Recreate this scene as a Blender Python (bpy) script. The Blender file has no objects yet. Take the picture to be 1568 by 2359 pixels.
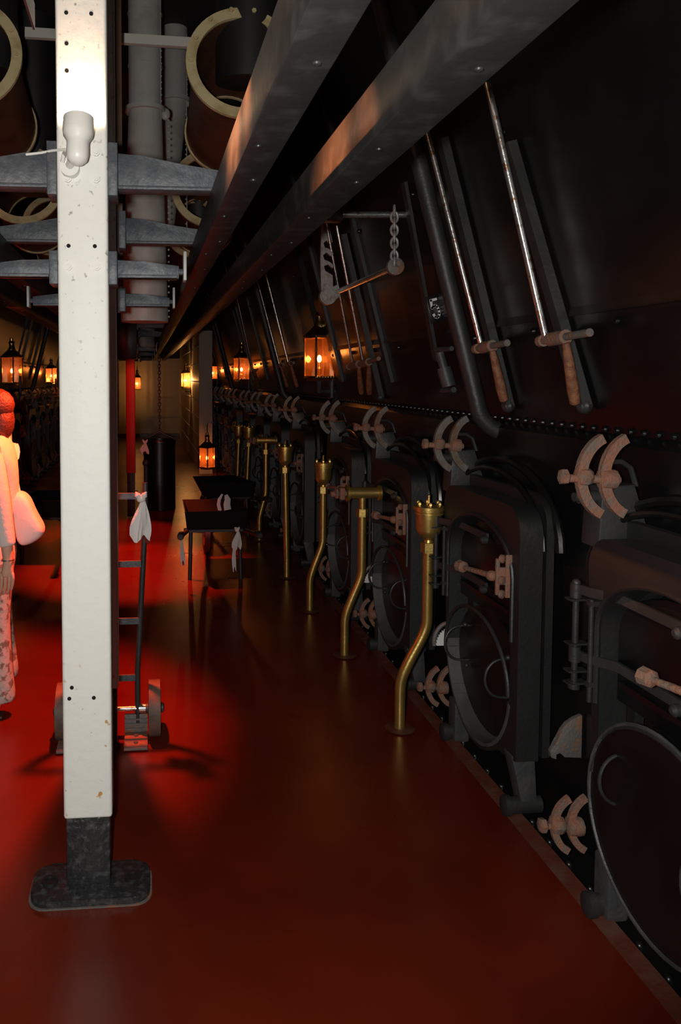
import bpy, bmesh, math, random
from mathutils import Vector as V, Matrix
random.seed(7)
PI = math.pi
sc = bpy.context.scene
COL = sc.collection

# ------------------------------------------------------------------ camera
H = 1.65                                   # eye height above the plates
F, PX, PY = 1807.0, 499.0, 969.0           # focal length and principal point in pixels of 1568x2359
TH = math.atan(99 / F); PS = math.atan(163 / F * math.cos(TH))
cd = bpy.data.cameras.new('camera'); cam = bpy.data.objects.new('camera', cd); COL.objects.link(cam)
cam.location = (0, 0, H); cam.rotation_euler = (PI / 2 - TH, 0, -PS)
cd.sensor_fit = 'AUTO'; cd.sensor_width = 36; cd.lens = F / 2359 * 36
cd.shift_x = (784 - PX) / 2359; cd.shift_y = -(1179.5 - PY) / 2359
cd.clip_start = .02; cd.clip_end = 100
sc.camera = cam
sc.view_settings.view_transform = 'Standard'; sc.view_settings.look = 'None'
sc.view_settings.gamma = 1; sc.view_settings.exposure = 0
# ------------------------------------------------------------------ light
w = bpy.data.worlds.new('world'); sc.world = w; w.use_nodes = True
w.node_tree.nodes['Background'].inputs[0].default_value = (.05, .045, .04, 1)
w.node_tree.nodes['Background'].inputs[1].default_value = .0

def light(name, kind, loc, power, color, size=.03, parent=None, **k):
    ld = bpy.data.lights.new(name, kind); ld.energy = power; ld.color = color
    ld.shadow_soft_size = size
    for a, b in k.items(): setattr(ld, a, b)
    o = bpy.data.objects.new(name, ld); COL.objects.link(o); o.location = loc
    if parent: o.parent = parent
    return o
def aim(o, target):
    o.rotation_euler = (V(target) - o.location).to_track_quat('-Z', 'Y').to_euler()

FLASH = 205
fl = light('flash', 'SPOT', (-.10, .0, 1.66), FLASH, (1, .98, .94), .03, spot_size=math.radians(100), spot_blend=.35)
aim(fl, (.25, 3, 1.62))
RED = (1, .075, .018)
def red_spot(loc, tgt, power, deg):
    o = light('red_lamp', 'SPOT', loc, power, RED, .03, spot_size=math.radians(deg), spot_blend=.5); aim(o, tgt)
red_spot((-.22, 3.80, 1.95), (-.98, 3.70, 0), 340, 84)
red_spot((-.25, 6.8, 2.0), (-.12, 6.75, 0), 480, 62)
red_spot((-.30, 8.4, 2.0), (-.35, 8.3, 0), 200, 50)
red_spot((-.9, 5.2, 1.9), (-1.1, 6.6, 2.5), 8, 100)
red_spot((.0, 8.2, 1.9), (-.15, 9.3, 1.1), 22, 70)

# ------------------------------------------------------------------ pixel rays (camera geometry)
c_, s_, ct, st = math.cos(PS), math.sin(PS), math.cos(TH), math.sin(TH)
FW = V((s_ * ct, c_ * ct, -st)); RT = V((c_, -s_, 0)); UP = RT.cross(FW)
EYE = V((0, 0, H))
def ray(x, y): return FW * F + RT * (x - PX) + UP * (PY - y)
def onY(x, y, Y): r = ray(x, y); return EYE + r * (Y / r.y)
def onX(x, y, X): r = ray(x, y); return EYE + r * (X / r.x)
def onZ(x, y, Z): r = ray(x, y); return EYE + r * ((Z - H) / r.z)
CX0, CZ0, CS = 1.60, 1.458, .26            # boiler casing: X = CX0 - CS*(Z-CZ0), leaning over the aisle
def caseX(Z, off=0): return CX0 - CS * (Z - CZ0) - off
def onC(x, y, off=.0):
    r = ray(x, y)
    # r.x t = CX0-off - CS*(H + r.z t - CZ0)
    t = (CX0 - off - CS * (H - CZ0)) / (r.x + CS * r.z)
    return EYE + r * t

# ------------------------------------------------------------------ materials
def mat(name, col, rough=.5, metal=0, col2=None, scale=8, thr=(.45, .65), bump=0, bscale=40, emis=None, spec=.5, detail=4, coat=0, rvar=0, aniso=0):
    m = bpy.data.materials.new(name); m.use_nodes = True; nt = m.node_tree; b = nt.nodes['Principled BSDF']
    b.inputs['Base Color'].default_value = (*col, 1); b.inputs['Roughness'].default_value = rough
    b.inputs['Metallic'].default_value = metal; b.inputs['Specular IOR Level'].default_value = spec
    b.inputs['Coat Weight'].default_value = coat
    tc = nt.nodes.new('ShaderNodeTexCoord')
    if col2 or rvar:
        n = nt.nodes.new('ShaderNodeTexNoise'); n.inputs['Scale'].default_value = scale; n.inputs['Detail'].default_value = detail
        nt.links.new(tc.outputs['Object'], n.inputs['Vector'])
        mr = nt.nodes.new('ShaderNodeMapRange'); mr.inputs[1].default_value = thr[0]; mr.inputs[2].default_value = thr[1]
        nt.links.new(n.outputs['Fac'], mr.inputs[0])
        if col2:
            mx = nt.nodes.new('ShaderNodeMix'); mx.data_type = 'RGBA'
            mx.inputs['A'].default_value = (*col, 1); mx.inputs['B'].default_value = (*col2, 1)
            nt.links.new(mr.outputs[0], mx.inputs['Factor']); nt.links.new(mx.outputs['Result'], b.inputs['Base Color'])
        if rvar:
            m2 = nt.nodes.new('ShaderNodeMapRange'); m2.inputs[3].default_value = rough; m2.inputs[4].default_value = rough + rvar
            nt.links.new(n.outputs['Fac'], m2.inputs[0]); nt.links.new(m2.outputs[0], b.inputs['Roughness'])
    if bump:
        n = nt.nodes.new('ShaderNodeTexNoise'); n.inputs['Scale'].default_value = bscale; n.inputs['Detail'].default_value = 5
        nt.links.new(tc.outputs['Object'], n.inputs['Vector'])
        bp = nt.nodes.new('ShaderNodeBump'); bp.inputs['Strength'].default_value = bump; bp.inputs['Distance'].default_value = .01
        nt.links.new(n.outputs['Fac'], bp.inputs['Height']); nt.links.new(bp.outputs[0], b.inputs['Normal'])
    if emis:
        b.inputs['Emission Color'].default_value = (*emis[0], 1); b.inputs['Emission Strength'].default_value = emis[1]
    return m
M = {}
M['black'] = mat('black_paint', (.022, .022, .022), .42, col2=(.034, .033, .032), scale=5, bump=.15, bscale=60, rvar=.12)
M['gloss'] = mat('gloss_black_paint', (.005, .005, .0052), .3, col2=(.009, .0085, .008), scale=3, bump=.06, bscale=30)
M['iron'] = mat('blackened_iron', (.045, .046, .048), .5, col2=(.075, .073, .07), scale=9, bump=.25, bscale=70)
M['paleiron'] = mat('pale_worn_iron', (.34, .32, .30), .5, .3, col2=(.2, .14, .1), scale=22, thr=(.5, .7), bump=.3)
M['soot'] = mat('sooty_iron', (.007, .0065, .0065), .8, spec=.12, bump=.2)
M['cast'] = mat('black_cast_paint', (.006, .006, .0062), .5, spec=.9, bump=.12, bscale=55, rvar=.1)
M['lip'] = mat('grey_worn_lip', (.085, .085, .085), .55, col2=(.06, .058, .055), scale=9, bump=.2)
M['wornsteel'] = mat('worn_steel_hook', (.17, .155, .13), .5, .3, col2=(.16, .09, .05), scale=20, bump=.3)
M['scuff'] = mat('scuffed_black_base', (.02, .02, .021), .35, col2=(.075, .078, .08), scale=38, thr=(.5, .75), bump=.5, bscale=60)
M['beam'] = mat('dark_steel_beam', (.015, .0145, .0145), .40, 0, col2=(.028, .027, .026), scale=14, thr=(.5, .7), bump=.12, bscale=30, spec=.36)
M['grey'] = mat('grey_arm_paint', (.055, .063, .073), .5, col2=(.085, .09, .096), scale=30, bump=.25, bscale=60)
M['duct'] = mat('white_duct_paint', (.36, .355, .325), .5, col2=(.29, .28, .245), scale=7, bump=.1, bscale=25)
M['strut'] = mat('cream_strut_paint', (.5, .48, .42), .5)
M['brown'] = mat('brown_duct_paint', (.085, .035, .018), .5, col2=(.05, .022, .012), scale=6, bump=.15, bscale=40)
M['flange'] = mat('cream_flange_paint', (.62, .5, .27), .5, col2=(.45, .34, .16), scale=12, bump=.15)
M['dark'] = mat('dark_steel', (.014, .013, .013), .5)
M['hole'] = mat('dark_hole', (.004, .004, .004), .9)
M['rust'] = mat('rusty_iron', (.27, .115, .07), .75, col2=(.17, .13, .10), scale=30, thr=(.4, .65), bump=.5, bscale=90)
M['rustgrey'] = mat('worn_grey_iron', (.15, .135, .125), .6, .2, col2=(.26, .13, .07), scale=18, thr=(.5, .62), bump=.35, bscale=80)
M['brownrust'] = mat('rust_brown_rod', (.26, .11, .05), .6, col2=(.17, .06, .03), scale=40, thr=(.4, .6), bump=.3, bscale=120)
M['steel'] = mat('polished_steel', (.62, .6, .57), .28, .9, col2=(.3, .17, .1), scale=45, thr=(.55, .68), bump=.1, bscale=100)
M['brass'] = mat('brass', (.62, .42, .12), .36, .85, col2=(.5, .34, .1), scale=14, bump=.08, bscale=80)
M['brasslan'] = mat('lantern_brass', (.75, .52, .2), .28, 1)
M['whitepaint'] = mat('white_marking_paint', (.7, .7, .68), .6)
M['cotton'] = mat('white_cotton', (.72, .68, .64), .9, bump=.3, bscale=60)
M['lampwhite'] = mat('white_lamp_plastic', (.8, .79, .74), .3)
M['wood'] = mat('dark_red_wood', (.07, .012, .008), .5)
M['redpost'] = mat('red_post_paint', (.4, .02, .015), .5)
M['plywood'] = mat('pale_duct', (.6, .52, .33), .6)
M['wheel'] = mat('worn_wheel_rim', (.13, .085, .06), .6, col2=(.08, .06, .05), scale=20, bump=.3)
M['skin'] = mat('skin', (.62, .36, .25), .5)
M['hair'] = mat('reddish_hair', (.035, .012, .008), .55, bump=.6, bscale=90)
M['top'] = mat('pale_cardigan', (.7, .62, .56), .85, bump=.35, bscale=35)
M['aqua'] = mat('pale_aqua_cloth', (.42, .62, .6), .85, bump=.2)
M['trouser'] = mat('patterned_trousers', (.5, .47, .42), .85, col2=(.2, .15, .12), scale=26, thr=(.5, .58), bump=.3, bscale=30)
M['bag'] = mat('white_shoulder_bag', (.75, .7, .66), .6, bump=.25, bscale=18)
M['bulb'] = mat('glowing_bulb', (1, .6, .2), .4, emis=((1, .38, .08), 42))
M['lens'] = mat('lamp_lens', (1, .8, .5), .4, emis=((1, .66, .38), 30))
M['cream'] = mat('cream_bulkhead', (.55, .5, .36), .55, col2=(.46, .41, .28), scale=3, bump=.12, bscale=12)
M['greycream'] = mat('grey_cream_bulkhead', (.42, .40, .34), .6, bump=.15, bscale=12)
M['ceil'] = mat('black_deckhead', (.012, .011, .011), .7)
def floor_mat():
    m = mat('red_oxide_floor', (.118, .0115, .003), .22, col2=(.095, .009, .003), scale=2.2, bump=.0, rvar=.16, spec=.45)
    nt = m.node_tree; b = nt.nodes['Principled BSDF']
    tc = [n for n in nt.nodes if n.type == 'TEX_COORD'][0]
    n = nt.nodes.new('ShaderNodeTexNoise'); n.inputs['Scale'].default_value = 7; n.inputs['Detail'].default_value = 7
    nt.links.new(tc.outputs['Object'], n.inputs['Vector'])
    bp = nt.nodes.new('ShaderNodeBump'); bp.inputs['Strength'].default_value = .12; bp.inputs['Distance'].default_value = .01
    nt.links.new(n.outputs['Fac'], bp.inputs['Height']); nt.links.new(bp.outputs[0], b.inputs['Normal'])
    return m
M['floor'] = floor_mat()
M['kerb'] = mat('worn_red_kerb', (.10, .022, .011), .6, col2=(.11, .045, .03), scale=10, bump=.4, bscale=30)
def column_mat():
    m = mat('white_gloss_column', (.80, .79, .73), .5, bump=0, spec=.3)
    nt = m.node_tree; b = nt.nodes['Principled BSDF']
    tc = [n for n in nt.nodes if n.type == 'TEX_COORD'][0]
    def noise(sc_, det=3):
        n = nt.nodes.new('ShaderNodeTexNoise'); n.inputs['Scale'].default_value = sc_; n.inputs['Detail'].default_value = det
        nt.links.new(tc.outputs['Object'], n.inputs['Vector']); return n
    sx = nt.nodes.new('ShaderNodeSeparateXYZ'); nt.links.new(tc.outputs['Object'], sx.inputs[0])
    def band(lo, hi, n_lo, n_hi, nz):
        a = nt.nodes.new('ShaderNodeMapRange'); a.inputs[1].default_value = lo; a.inputs[2].default_value = hi
        nt.links.new(sx.outputs['Z'], a.inputs[0])
        r = nt.nodes.new('ShaderNodeMapRange'); r.inputs[1].default_value = n_lo; r.inputs[2].default_value = n_hi
        nt.links.new(nz.outputs['Fac'], r.inputs[0])
        mu = nt.nodes.new('ShaderNodeMath'); mu.operation = 'MULTIPLY'
        nt.links.new(a.outputs[0], mu.inputs[0]); nt.links.new(r.outputs[0], mu.inputs[1]); return mu
    rustm = band(.85, .55, .66, .72, noise(38, 2))
    greym = band(1.5, 1.95, .64, .74, noise(45, 2))
    prev = (.80, .79, .73, 1)
    mx = nt.nodes.new('ShaderNodeMix'); mx.data_type = 'RGBA'; mx.inputs['A'].default_value = prev; mx.inputs['B'].default_value = (.55, .3, .09, 1)
    nt.links.new(rustm.outputs[0], mx.inputs['Factor'])
    m2 = nt.nodes.new('ShaderNodeMix'); m2.data_type = 'RGBA'; m2.inputs['B'].default_value = (.36, .34, .3, 1)
    nt.links.new(mx.outputs['Result'], m2.inputs['A']); nt.links.new(greym.outputs[0], m2.inputs['Factor'])
    nt.links.new(m2.outputs['Result'], b.inputs['Base Color'])
    n = noise(28, 4); bp = nt.nodes.new('ShaderNodeBump'); bp.inputs['Strength'].default_value = .22; bp.inputs['Distance'].default_value = .01
    nt.links.new(n.outputs['Fac'], bp.inputs['Height']); nt.links.new(bp.outputs[0], b.inputs['Normal'])
    return m
M['column'] = column_mat()
def glass_mat():
    m = bpy.data.materials.new('lantern_glass'); m.use_nodes = True; nt = m.node_tree
    for n in list(nt.nodes): nt.nodes.remove(n)
    o = nt.nodes.new('ShaderNodeOutputMaterial'); t = nt.nodes.new('ShaderNodeBsdfTransparent'); g = nt.nodes.new('ShaderNodeBsdfGlossy')
    tr = nt.nodes.new('ShaderNodeBsdfTranslucent'); tr.inputs[0].default_value = (.95, .4, .16, 1)
    g.inputs['Roughness'].default_value = .1; t.inputs[0].default_value = (1, .9, .8, 1)
    a = nt.nodes.new('ShaderNodeMixShader'); a.inputs[0].default_value = .10
    c = nt.nodes.new('ShaderNodeMixShader'); c.inputs[0].default_value = .08
    nt.links.new(t.outputs[0], a.inputs[1]); nt.links.new(g.outputs[0], a.inputs[2])
    nt.links.new(a.outputs[0], c.inputs[1]); nt.links.new(tr.outputs[0], c.inputs[2]); nt.links.new(c.outputs[0], o.inputs[0])
    return m
M['glass'] = glass_mat()

# ------------------------------------------------------------------ mesh helpers
ORG = {}
class MB:
    def __init__(s): s.bm = bmesh.new()
    def _add(s, vs, fs):
        b = [s.bm.verts.new(v) for v in vs]
        for f in fs:
            try: s.bm.faces.new([b[i] for i in f])
            except ValueError: pass
        return b
    def box(s, x0, x1, y0, y1, z0, z1, bev=0, seg=2):
        x0, x1 = sorted((x0, x1)); y0, y1 = sorted((y0, y1)); z0, z1 = sorted((z0, z1))
        vs = [(x, y, z) for x in (x0, x1) for y in (y0, y1) for z in (z0, z1)]
        fs = [(0, 1, 3, 2), (4, 6, 7, 5), (0, 4, 5, 1), (2, 3, 7, 6), (0, 2, 6, 4), (1, 5, 7, 3)]
        b = s._add(vs, fs)
        if bev:
            es = list({e for v in b for e in v.link_edges})
            bmesh.ops.bevel(s.bm, geom=es, offset=bev, segments=seg, affect='EDGES', profile=.5)
        return s
    def prism(s, pts, vec, bev=0):
        vec = V(vec); n = len(pts); a = [V(p) for p in pts]
        vs = a + [p + vec for p in a]
        fs = [tuple(range(n - 1, -1, -1)), tuple(range(n, 2 * n))] + [(i, (i + 1) % n, n + (i + 1) % n, n + i) for i in range(n)]
        b = s._add(vs, fs)
        if bev:
            es = list({e for v in b for e in v.link_edges})
            bmesh.ops.bevel(s.bm, geom=es, offset=bev, segments=2, affect='EDGES', profile=.5)
        return s
    def tube(s, path, r, n=10, closed=False, sec=None, side=None):
        path = [V(p) for p in path]; m = len(path); rings = []
        rr = r if isinstance(r, (list, tuple)) else [r] * m
        prev = None
        for i, p in enumerate(path):
            if closed: t = path[(i + 1) % m] - path[i - 1]
            else: t = path[min(i + 1, m - 1)] - path[max(i - 1, 0)]
            t.normalize()
            if side is not None: u = V(side) - t * V(side).dot(t)
            elif prev is None: u = t.orthogonal()
            else: u = prev - t * prev.dot(t)
            if u.length < 1e-6: u = t.orthogonal()
            u.normalize(); v_ = t.cross(u); prev = u
            if sec: ring = [p + u * (a * rr[i]) + v_ * (b * rr[i]) for a, b in sec]
            else: ring = [p + (u * math.cos(2 * PI * k / n) + v_ * math.sin(2 * PI * k / n)) * rr[i] for k in range(n)]
            rings.append([s.bm.verts.new(q) for q in ring])
        k = len(rings[0])
        for i in range(m if closed else m - 1):
            a, b = rings[i], rings[(i + 1) % m]
            for j in range(k): s.bm.faces.new((a[j], a[(j + 1) % k], b[(j + 1) % k], b[j]))
        if not closed:
            s.bm.faces.new(list(reversed(rings[0]))); s.bm.faces.new(rings[-1])
        return s
    def cyl(s, p0, p1, r, n=14, r2=None): return s.tube([p0, p1], [r, r if r2 is None else r2], n)
    def bar(s, p0, p1, w, h, side=(0, 0, 1)):      # flat bar; w along side, h across
        return s.tube([p0, p1], 1, sec=[(-w / 2, -h / 2), (w / 2, -h / 2), (w / 2, h / 2), (-w / 2, h / 2)], side=side)
    def strip(s, path, w, h, side=(0, 0, 1), closed=False):
        return s.tube(path, 1, sec=[(-w / 2, -h / 2), (w / 2, -h / 2), (w / 2, h / 2), (-w / 2, h / 2)], side=side, closed=closed)
    def lathe(s, prof, org=(0, 0, 0), axis=(0, 0, 1), n=24):
        ax = V(axis).normalized(); u = ax.orthogonal().normalized(); v_ = ax.cross(u); org = V(org); rings = []
        for r, h in prof:
            rings.append([s.bm.verts.new(org + ax * h + (u * math.cos(2 * PI * k / n) + v_ * math.sin(2 * PI * k / n)) * max(r, 1e-4)) for k in range(n)])
        for a, b in zip(rings, rings[1:]):
            for j in range(n): s.bm.faces.new((a[j], a[(j + 1) % n], b[(j + 1) % n], b[j]))
        s.bm.faces.new(list(reversed(rings[0]))); s.bm.faces.new(rings[-1])
        return s
    def ball(s, c, r, n=10, sc_=(1, 1, 1)):
        mt = Matrix.Translation(V(c)) @ Matrix.Diagonal((r * sc_[0], r * sc_[1], r * sc_[2], 1))
        bmesh.ops.create_uvsphere(s.bm, u_segments=n, v_segments=max(6, n // 2 + 1), radius=1, matrix=mt); return s
    def annulus(s, c, axis, r0, r1, t, n=40):       # flat ring of thickness t
        ax = V(axis).normalized(); u = ax.orthogonal().normalized(); v_ = ax.cross(u); c = V(c); R = []
        for rad, off in ((r0, 0), (r1, 0), (r1, t), (r0, t)):
            R.append([s.bm.verts.new(c + ax * off + (u * math.cos(2 * PI * k / n) + v_ * math.sin(2 * PI * k / n)) * rad) for k in range(n)])
        for a in range(4):
            A, B = R[a], R[(a + 1) % 4]
            for j in range(n): s.bm.faces.new((A[j], A[(j + 1) % n], B[(j + 1) % n], B[j]))
        return s
    def pipe(s, p0, p1, r, t, n=32):                # open hollow tube
        return s.annulus(p0, V(p1) - V(p0), r - t, r, (V(p1) - V(p0)).length, n)
    def finish(s, name, off, sharp=38):
        bm = s.bm
        if off.length > 0: bmesh.ops.translate(bm, verts=bm.verts, vec=-off)
        bmesh.ops.recalc_face_normals(bm, faces=bm.faces)
        for f in bm.faces: f.smooth = True
        for e in bm.edges:
            if len(e.link_faces) == 2:
                if e.calc_face_angle(0) > math.radians(sharp): e.smooth = False
            else: e.smooth = False
        me = bpy.data.meshes.new(name); bm.to_mesh(me); bm.free(); return me
    def build(s, name, m, parent, world=True):
        org = ORG.get(parent.name, V((0, 0, 0))) if world else V((0, 0, 0))
        me = s.finish(name, org); me.materials.append(M[m] if isinstance(m, str) else m)
        o = bpy.data.objects.new(name, me); COL.objects.link(o); o.parent = parent; ORG[o.name] = org
        return o
    def single(s, name, m, label=None, cat=None, group=None, kind=None):
        xs = [v.co for v in s.bm.verts]
        lo = V((min(c.x for c in xs), min(c.y for c in xs), min(c.z for c in xs))); hi = V((max(c.x for c in xs), max(c.y for c in xs), max(c.z for c in xs)))
        org = V(((lo.x + hi.x) / 2, (lo.y + hi.y) / 2, lo.z))
        me = s.finish(name, org); me.materials.append(M[m] if isinstance(m, str) else m)
        o = bpy.data.objects.new(name, me); COL.objects.link(o); o.location = org; ORG[o.name] = org
        tag(o, label, cat, group, kind); return o
def tag(o, label=None, cat=None, group=None, kind=None):
    if label: o['label'] = label
    if cat: o['category'] = cat
    if group: o['group'] = group
    if kind: o['kind'] = kind
def thing(name, label, cat, loc, group=None):
    o = bpy.data.objects.new(name, None); COL.objects.link(o); o.location = loc; o.empty_display_size = .1
    ORG[o.name] = V(loc); tag(o, label, cat, group); return o
def kids(o): return [c for c in bpy.data.objects if c.parent == o]
def copy_tree(o, parent=None, km=None):
    if km is None:
        km = {}
        for c in bpy.data.objects:
            if c.parent: km.setdefault(c.parent.name, []).append(c)
    c = o.copy(); COL.objects.link(c)
    if parent: c.parent = parent
    for ch in km.get(o.name, []): copy_tree(ch, c, km)
    return c
def dup(o, dy=0, label=None, rot=False, loc=None, group=None):
    c = copy_tree(o)
    if loc is not None: c.location = loc
    else: c.location = V(o.location) + V((0, dy, 0))
    if rot: c.rotation_euler.z += PI
    if label: c['label'] = label
    if group: c['group'] = group
    return c
XM = -.38                                    # the port row mirrors the starboard row about X = XM/2

# ------------------------------------------------------------------ setting
def st(name, mb, m): return mb.single(name, m, kind='structure')
m = MB(); m.box(-4.2, 1.36, -1.5, 23, -.12, 0); st('floor', m, 'floor')
m = MB(); m.prism([(1.345, -1.5, 0), (1.40, -1.5, .012), (1.42, -1.5, -.1), (1.345, -1.5, -.1)], (0, 19, 0)); st('trim_1', m, 'kerb')
m = MB(); m.box(1.36, 2.3, -1.5, 18, -.3, -.12); m.box(1.43, 1.55, -1.4, 17.5, -.12, -.03)
for k in range(60): m.ball((1.445, 1.2 + .13 * k, -.028), .016, 8)
st('trim_2', m, 'gloss')
m = MB(); m.box(-4.2, 3.2, -1.5, 24, 4.2, 4.35)
for k in range(8): m.box(-1.2, .85, .9 + 2.6 * k, 1.06 + 2.6 * k, 3.95, 4.2)
st('ceiling', m, 'ceil')
m = MB(); m.box(-4.2, 3.2, -1.65, -1.5, -.3, 4.3); st('wall_back', m, 'ceil')
m = MB(); m.box(2.9, 3.1, -1.5, 23, -.3, 4.3); st('wall_right', m, 'ceil')
m = MB(); m.box(-4.35, -4.2, -1.5, 23, -.3, 4.3); st('wall_left', m, 'ceil')
# far bulkhead: cream panel and grey-cream panel, dark header above
m = MB(); m.box(-4.2, .16, 22, 22.15, 0, 2.2); m.box(-.75, -.6, 21.95, 22, 0, 2.2); st('wall_far', m, 'cream')
m = MB(); m.box(.16, .95, 22, 22.15, 0, 2.2)
for z in (.55, 1.1, 1.65): m.box(.2, .9, 21.985, 22, z, z + .02)
st('wall_far_panel', m, 'greycream')
m = MB(); m.box(-4.2, 3, 21.6, 22.2, 2.18, 4.2); st('trim_3', m, 'ceil')
m = MB(); m.box(-4.2, .93, 21.93, 22, 0, .09); st('baseboard_far', m, 'gloss')
# short side bulkhead on the right beyond the boilers, riveted
m = MB(); m.box(.93, 1.10, 13.4, 22, 0, 2.45)
for y in [13.55 + .16 * k for k in range(52)]:
    for z in (.3, .62, .94, 1.26, 1.58, 1.9, 2.2): m.ball((.93, y, z), .012, 6)
st('wall_side', m, 'cream')
m = MB(); m.box(.90, 1.13, 13.36, 13.4, 0, 2.45, .006); m.box(.9, 1.13, 13.34, 13.36, 1.28, 1.31)
st('trim_4', m, 'greycream')

# ------------------------------------------------------------------ boiler rows (starboard)
NB = 3; PITCH = 1.18; BP = 5.09; Y0 = 1.55
def boiler_front(yb, label):
    t = thing('boiler', label, 'boiler', (CX0, yb, 0), 'boilers along the stokehold')
    L = 4.9
    m = MB()
    zt = 4.18
    P = lambda z: (caseX(z), yb, z)
    m.prism([(1.56, yb, -.05), (1.56, yb, CZ0 - .03), (CX0, yb, CZ0), P(zt), (2.6, yb, zt), (2.6, yb, -.05)], (0, L, 0))
    for k in range(int(L / .072)):
        y = yb + .04 + k * .072; m.ball((caseX(1.47, .004), y, 1.47), .0125, 8)
    m.bar((caseX(1.88, .002), yb + .01, 1.88), (caseX(1.88, .002), yb + L - .01, 1.88), .03, .008)
    for z, n in ((1.83, 9), (2.55, 5)):
        for k in range(n): m.ball((caseX(z, .004), yb + .3 + k * L / n, z), .014, 8)
    m.build('shell', 'gloss', t)
    # upright flat ribs on the casing
    for y in (3.3, 4.55):
        m = MB(); a = V((caseX(1.62, .012), yb + y, 1.62)); b = V((caseX(3.9, .012), yb + y, 3.9))
        m.bar(a, b, .05, .022, side=(0, 1, 0)); m.build('rib', 'black', t)
    return t
boil = []
BL = ['big black riveted boiler casing with the white number 5, nearest on the right',
      'middle black boiler casing on the right, behind the second orange-lit lantern',
      'farthest black boiler casing on the right, next to the pale end wall']
for i in range(NB): boil.append(boiler_front(Y0 + BP * i, BL[i]))
b5 = boil[0]

def arc(c, r, a0, a1, n, plane='yz', sx=1, sy=1):
    out = []
    for k in range(n + 1):
        a = math.radians(a0 + (a1 - a0) * k / n); u, v = r * sx * math.cos(a), r * sy * math.sin(a)
        if plane == 'yz': out.append((c[0], c[1] + u, c[2] + v))
        elif plane == 'xz': out.append((c[0] + u, c[1], c[2] + v))
        else: out.append((c[0] + u, c[1] + v, c[2]))
    return out
def hook_pair(par, c, mt='rust', world=False, sc_=1.0, name='clamp_hook'):
    # two C shaped hooks carried on a knuckled cross shaft; hooks bulge to -X
    cx, cy, cz = c
    for dx in (-.04 * sc_, .04 * sc_):
        m = MB(); pts = [(cx + dx + .095 * sc_ - .115 * sc_ * math.cos(math.radians(a)), cy - .004, cz + .135 * sc_ * math.sin(math.radians(a))) for a in range(-68, 69, 8)]
        m.strip(pts, .032 * sc_, .022 * sc_, side=(1, 0, 0)); m.build(name, mt, par, world)
    m = MB(); m.cyl((cx - .13 * sc_, cy, cz - .004), (cx + .075 * sc_, cy, cz - .012), .014 * sc_, 10)
    m.lathe([(.012, 0), (.024, .004), (.024, .02), (.017, .026)], (cx - .13 * sc_, cy, cz), (1, 0, -.04), 6)
    m.lathe([(.017, 0), (.029, .008), (.031, .03), (.025, .045), (.017, .05)], (cx - .075 * sc_, cy, cz), (1, 0, -.04), 8)
    m.lathe([(.017, 0), (.030, .006), (.032, .035), (.03, .05), (.018, .056)], (cx + .005 * sc_, cy, cz - .008), (1, 0, -.04), 10)
    m.build('clamp_shaft', mt, par, world)

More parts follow.
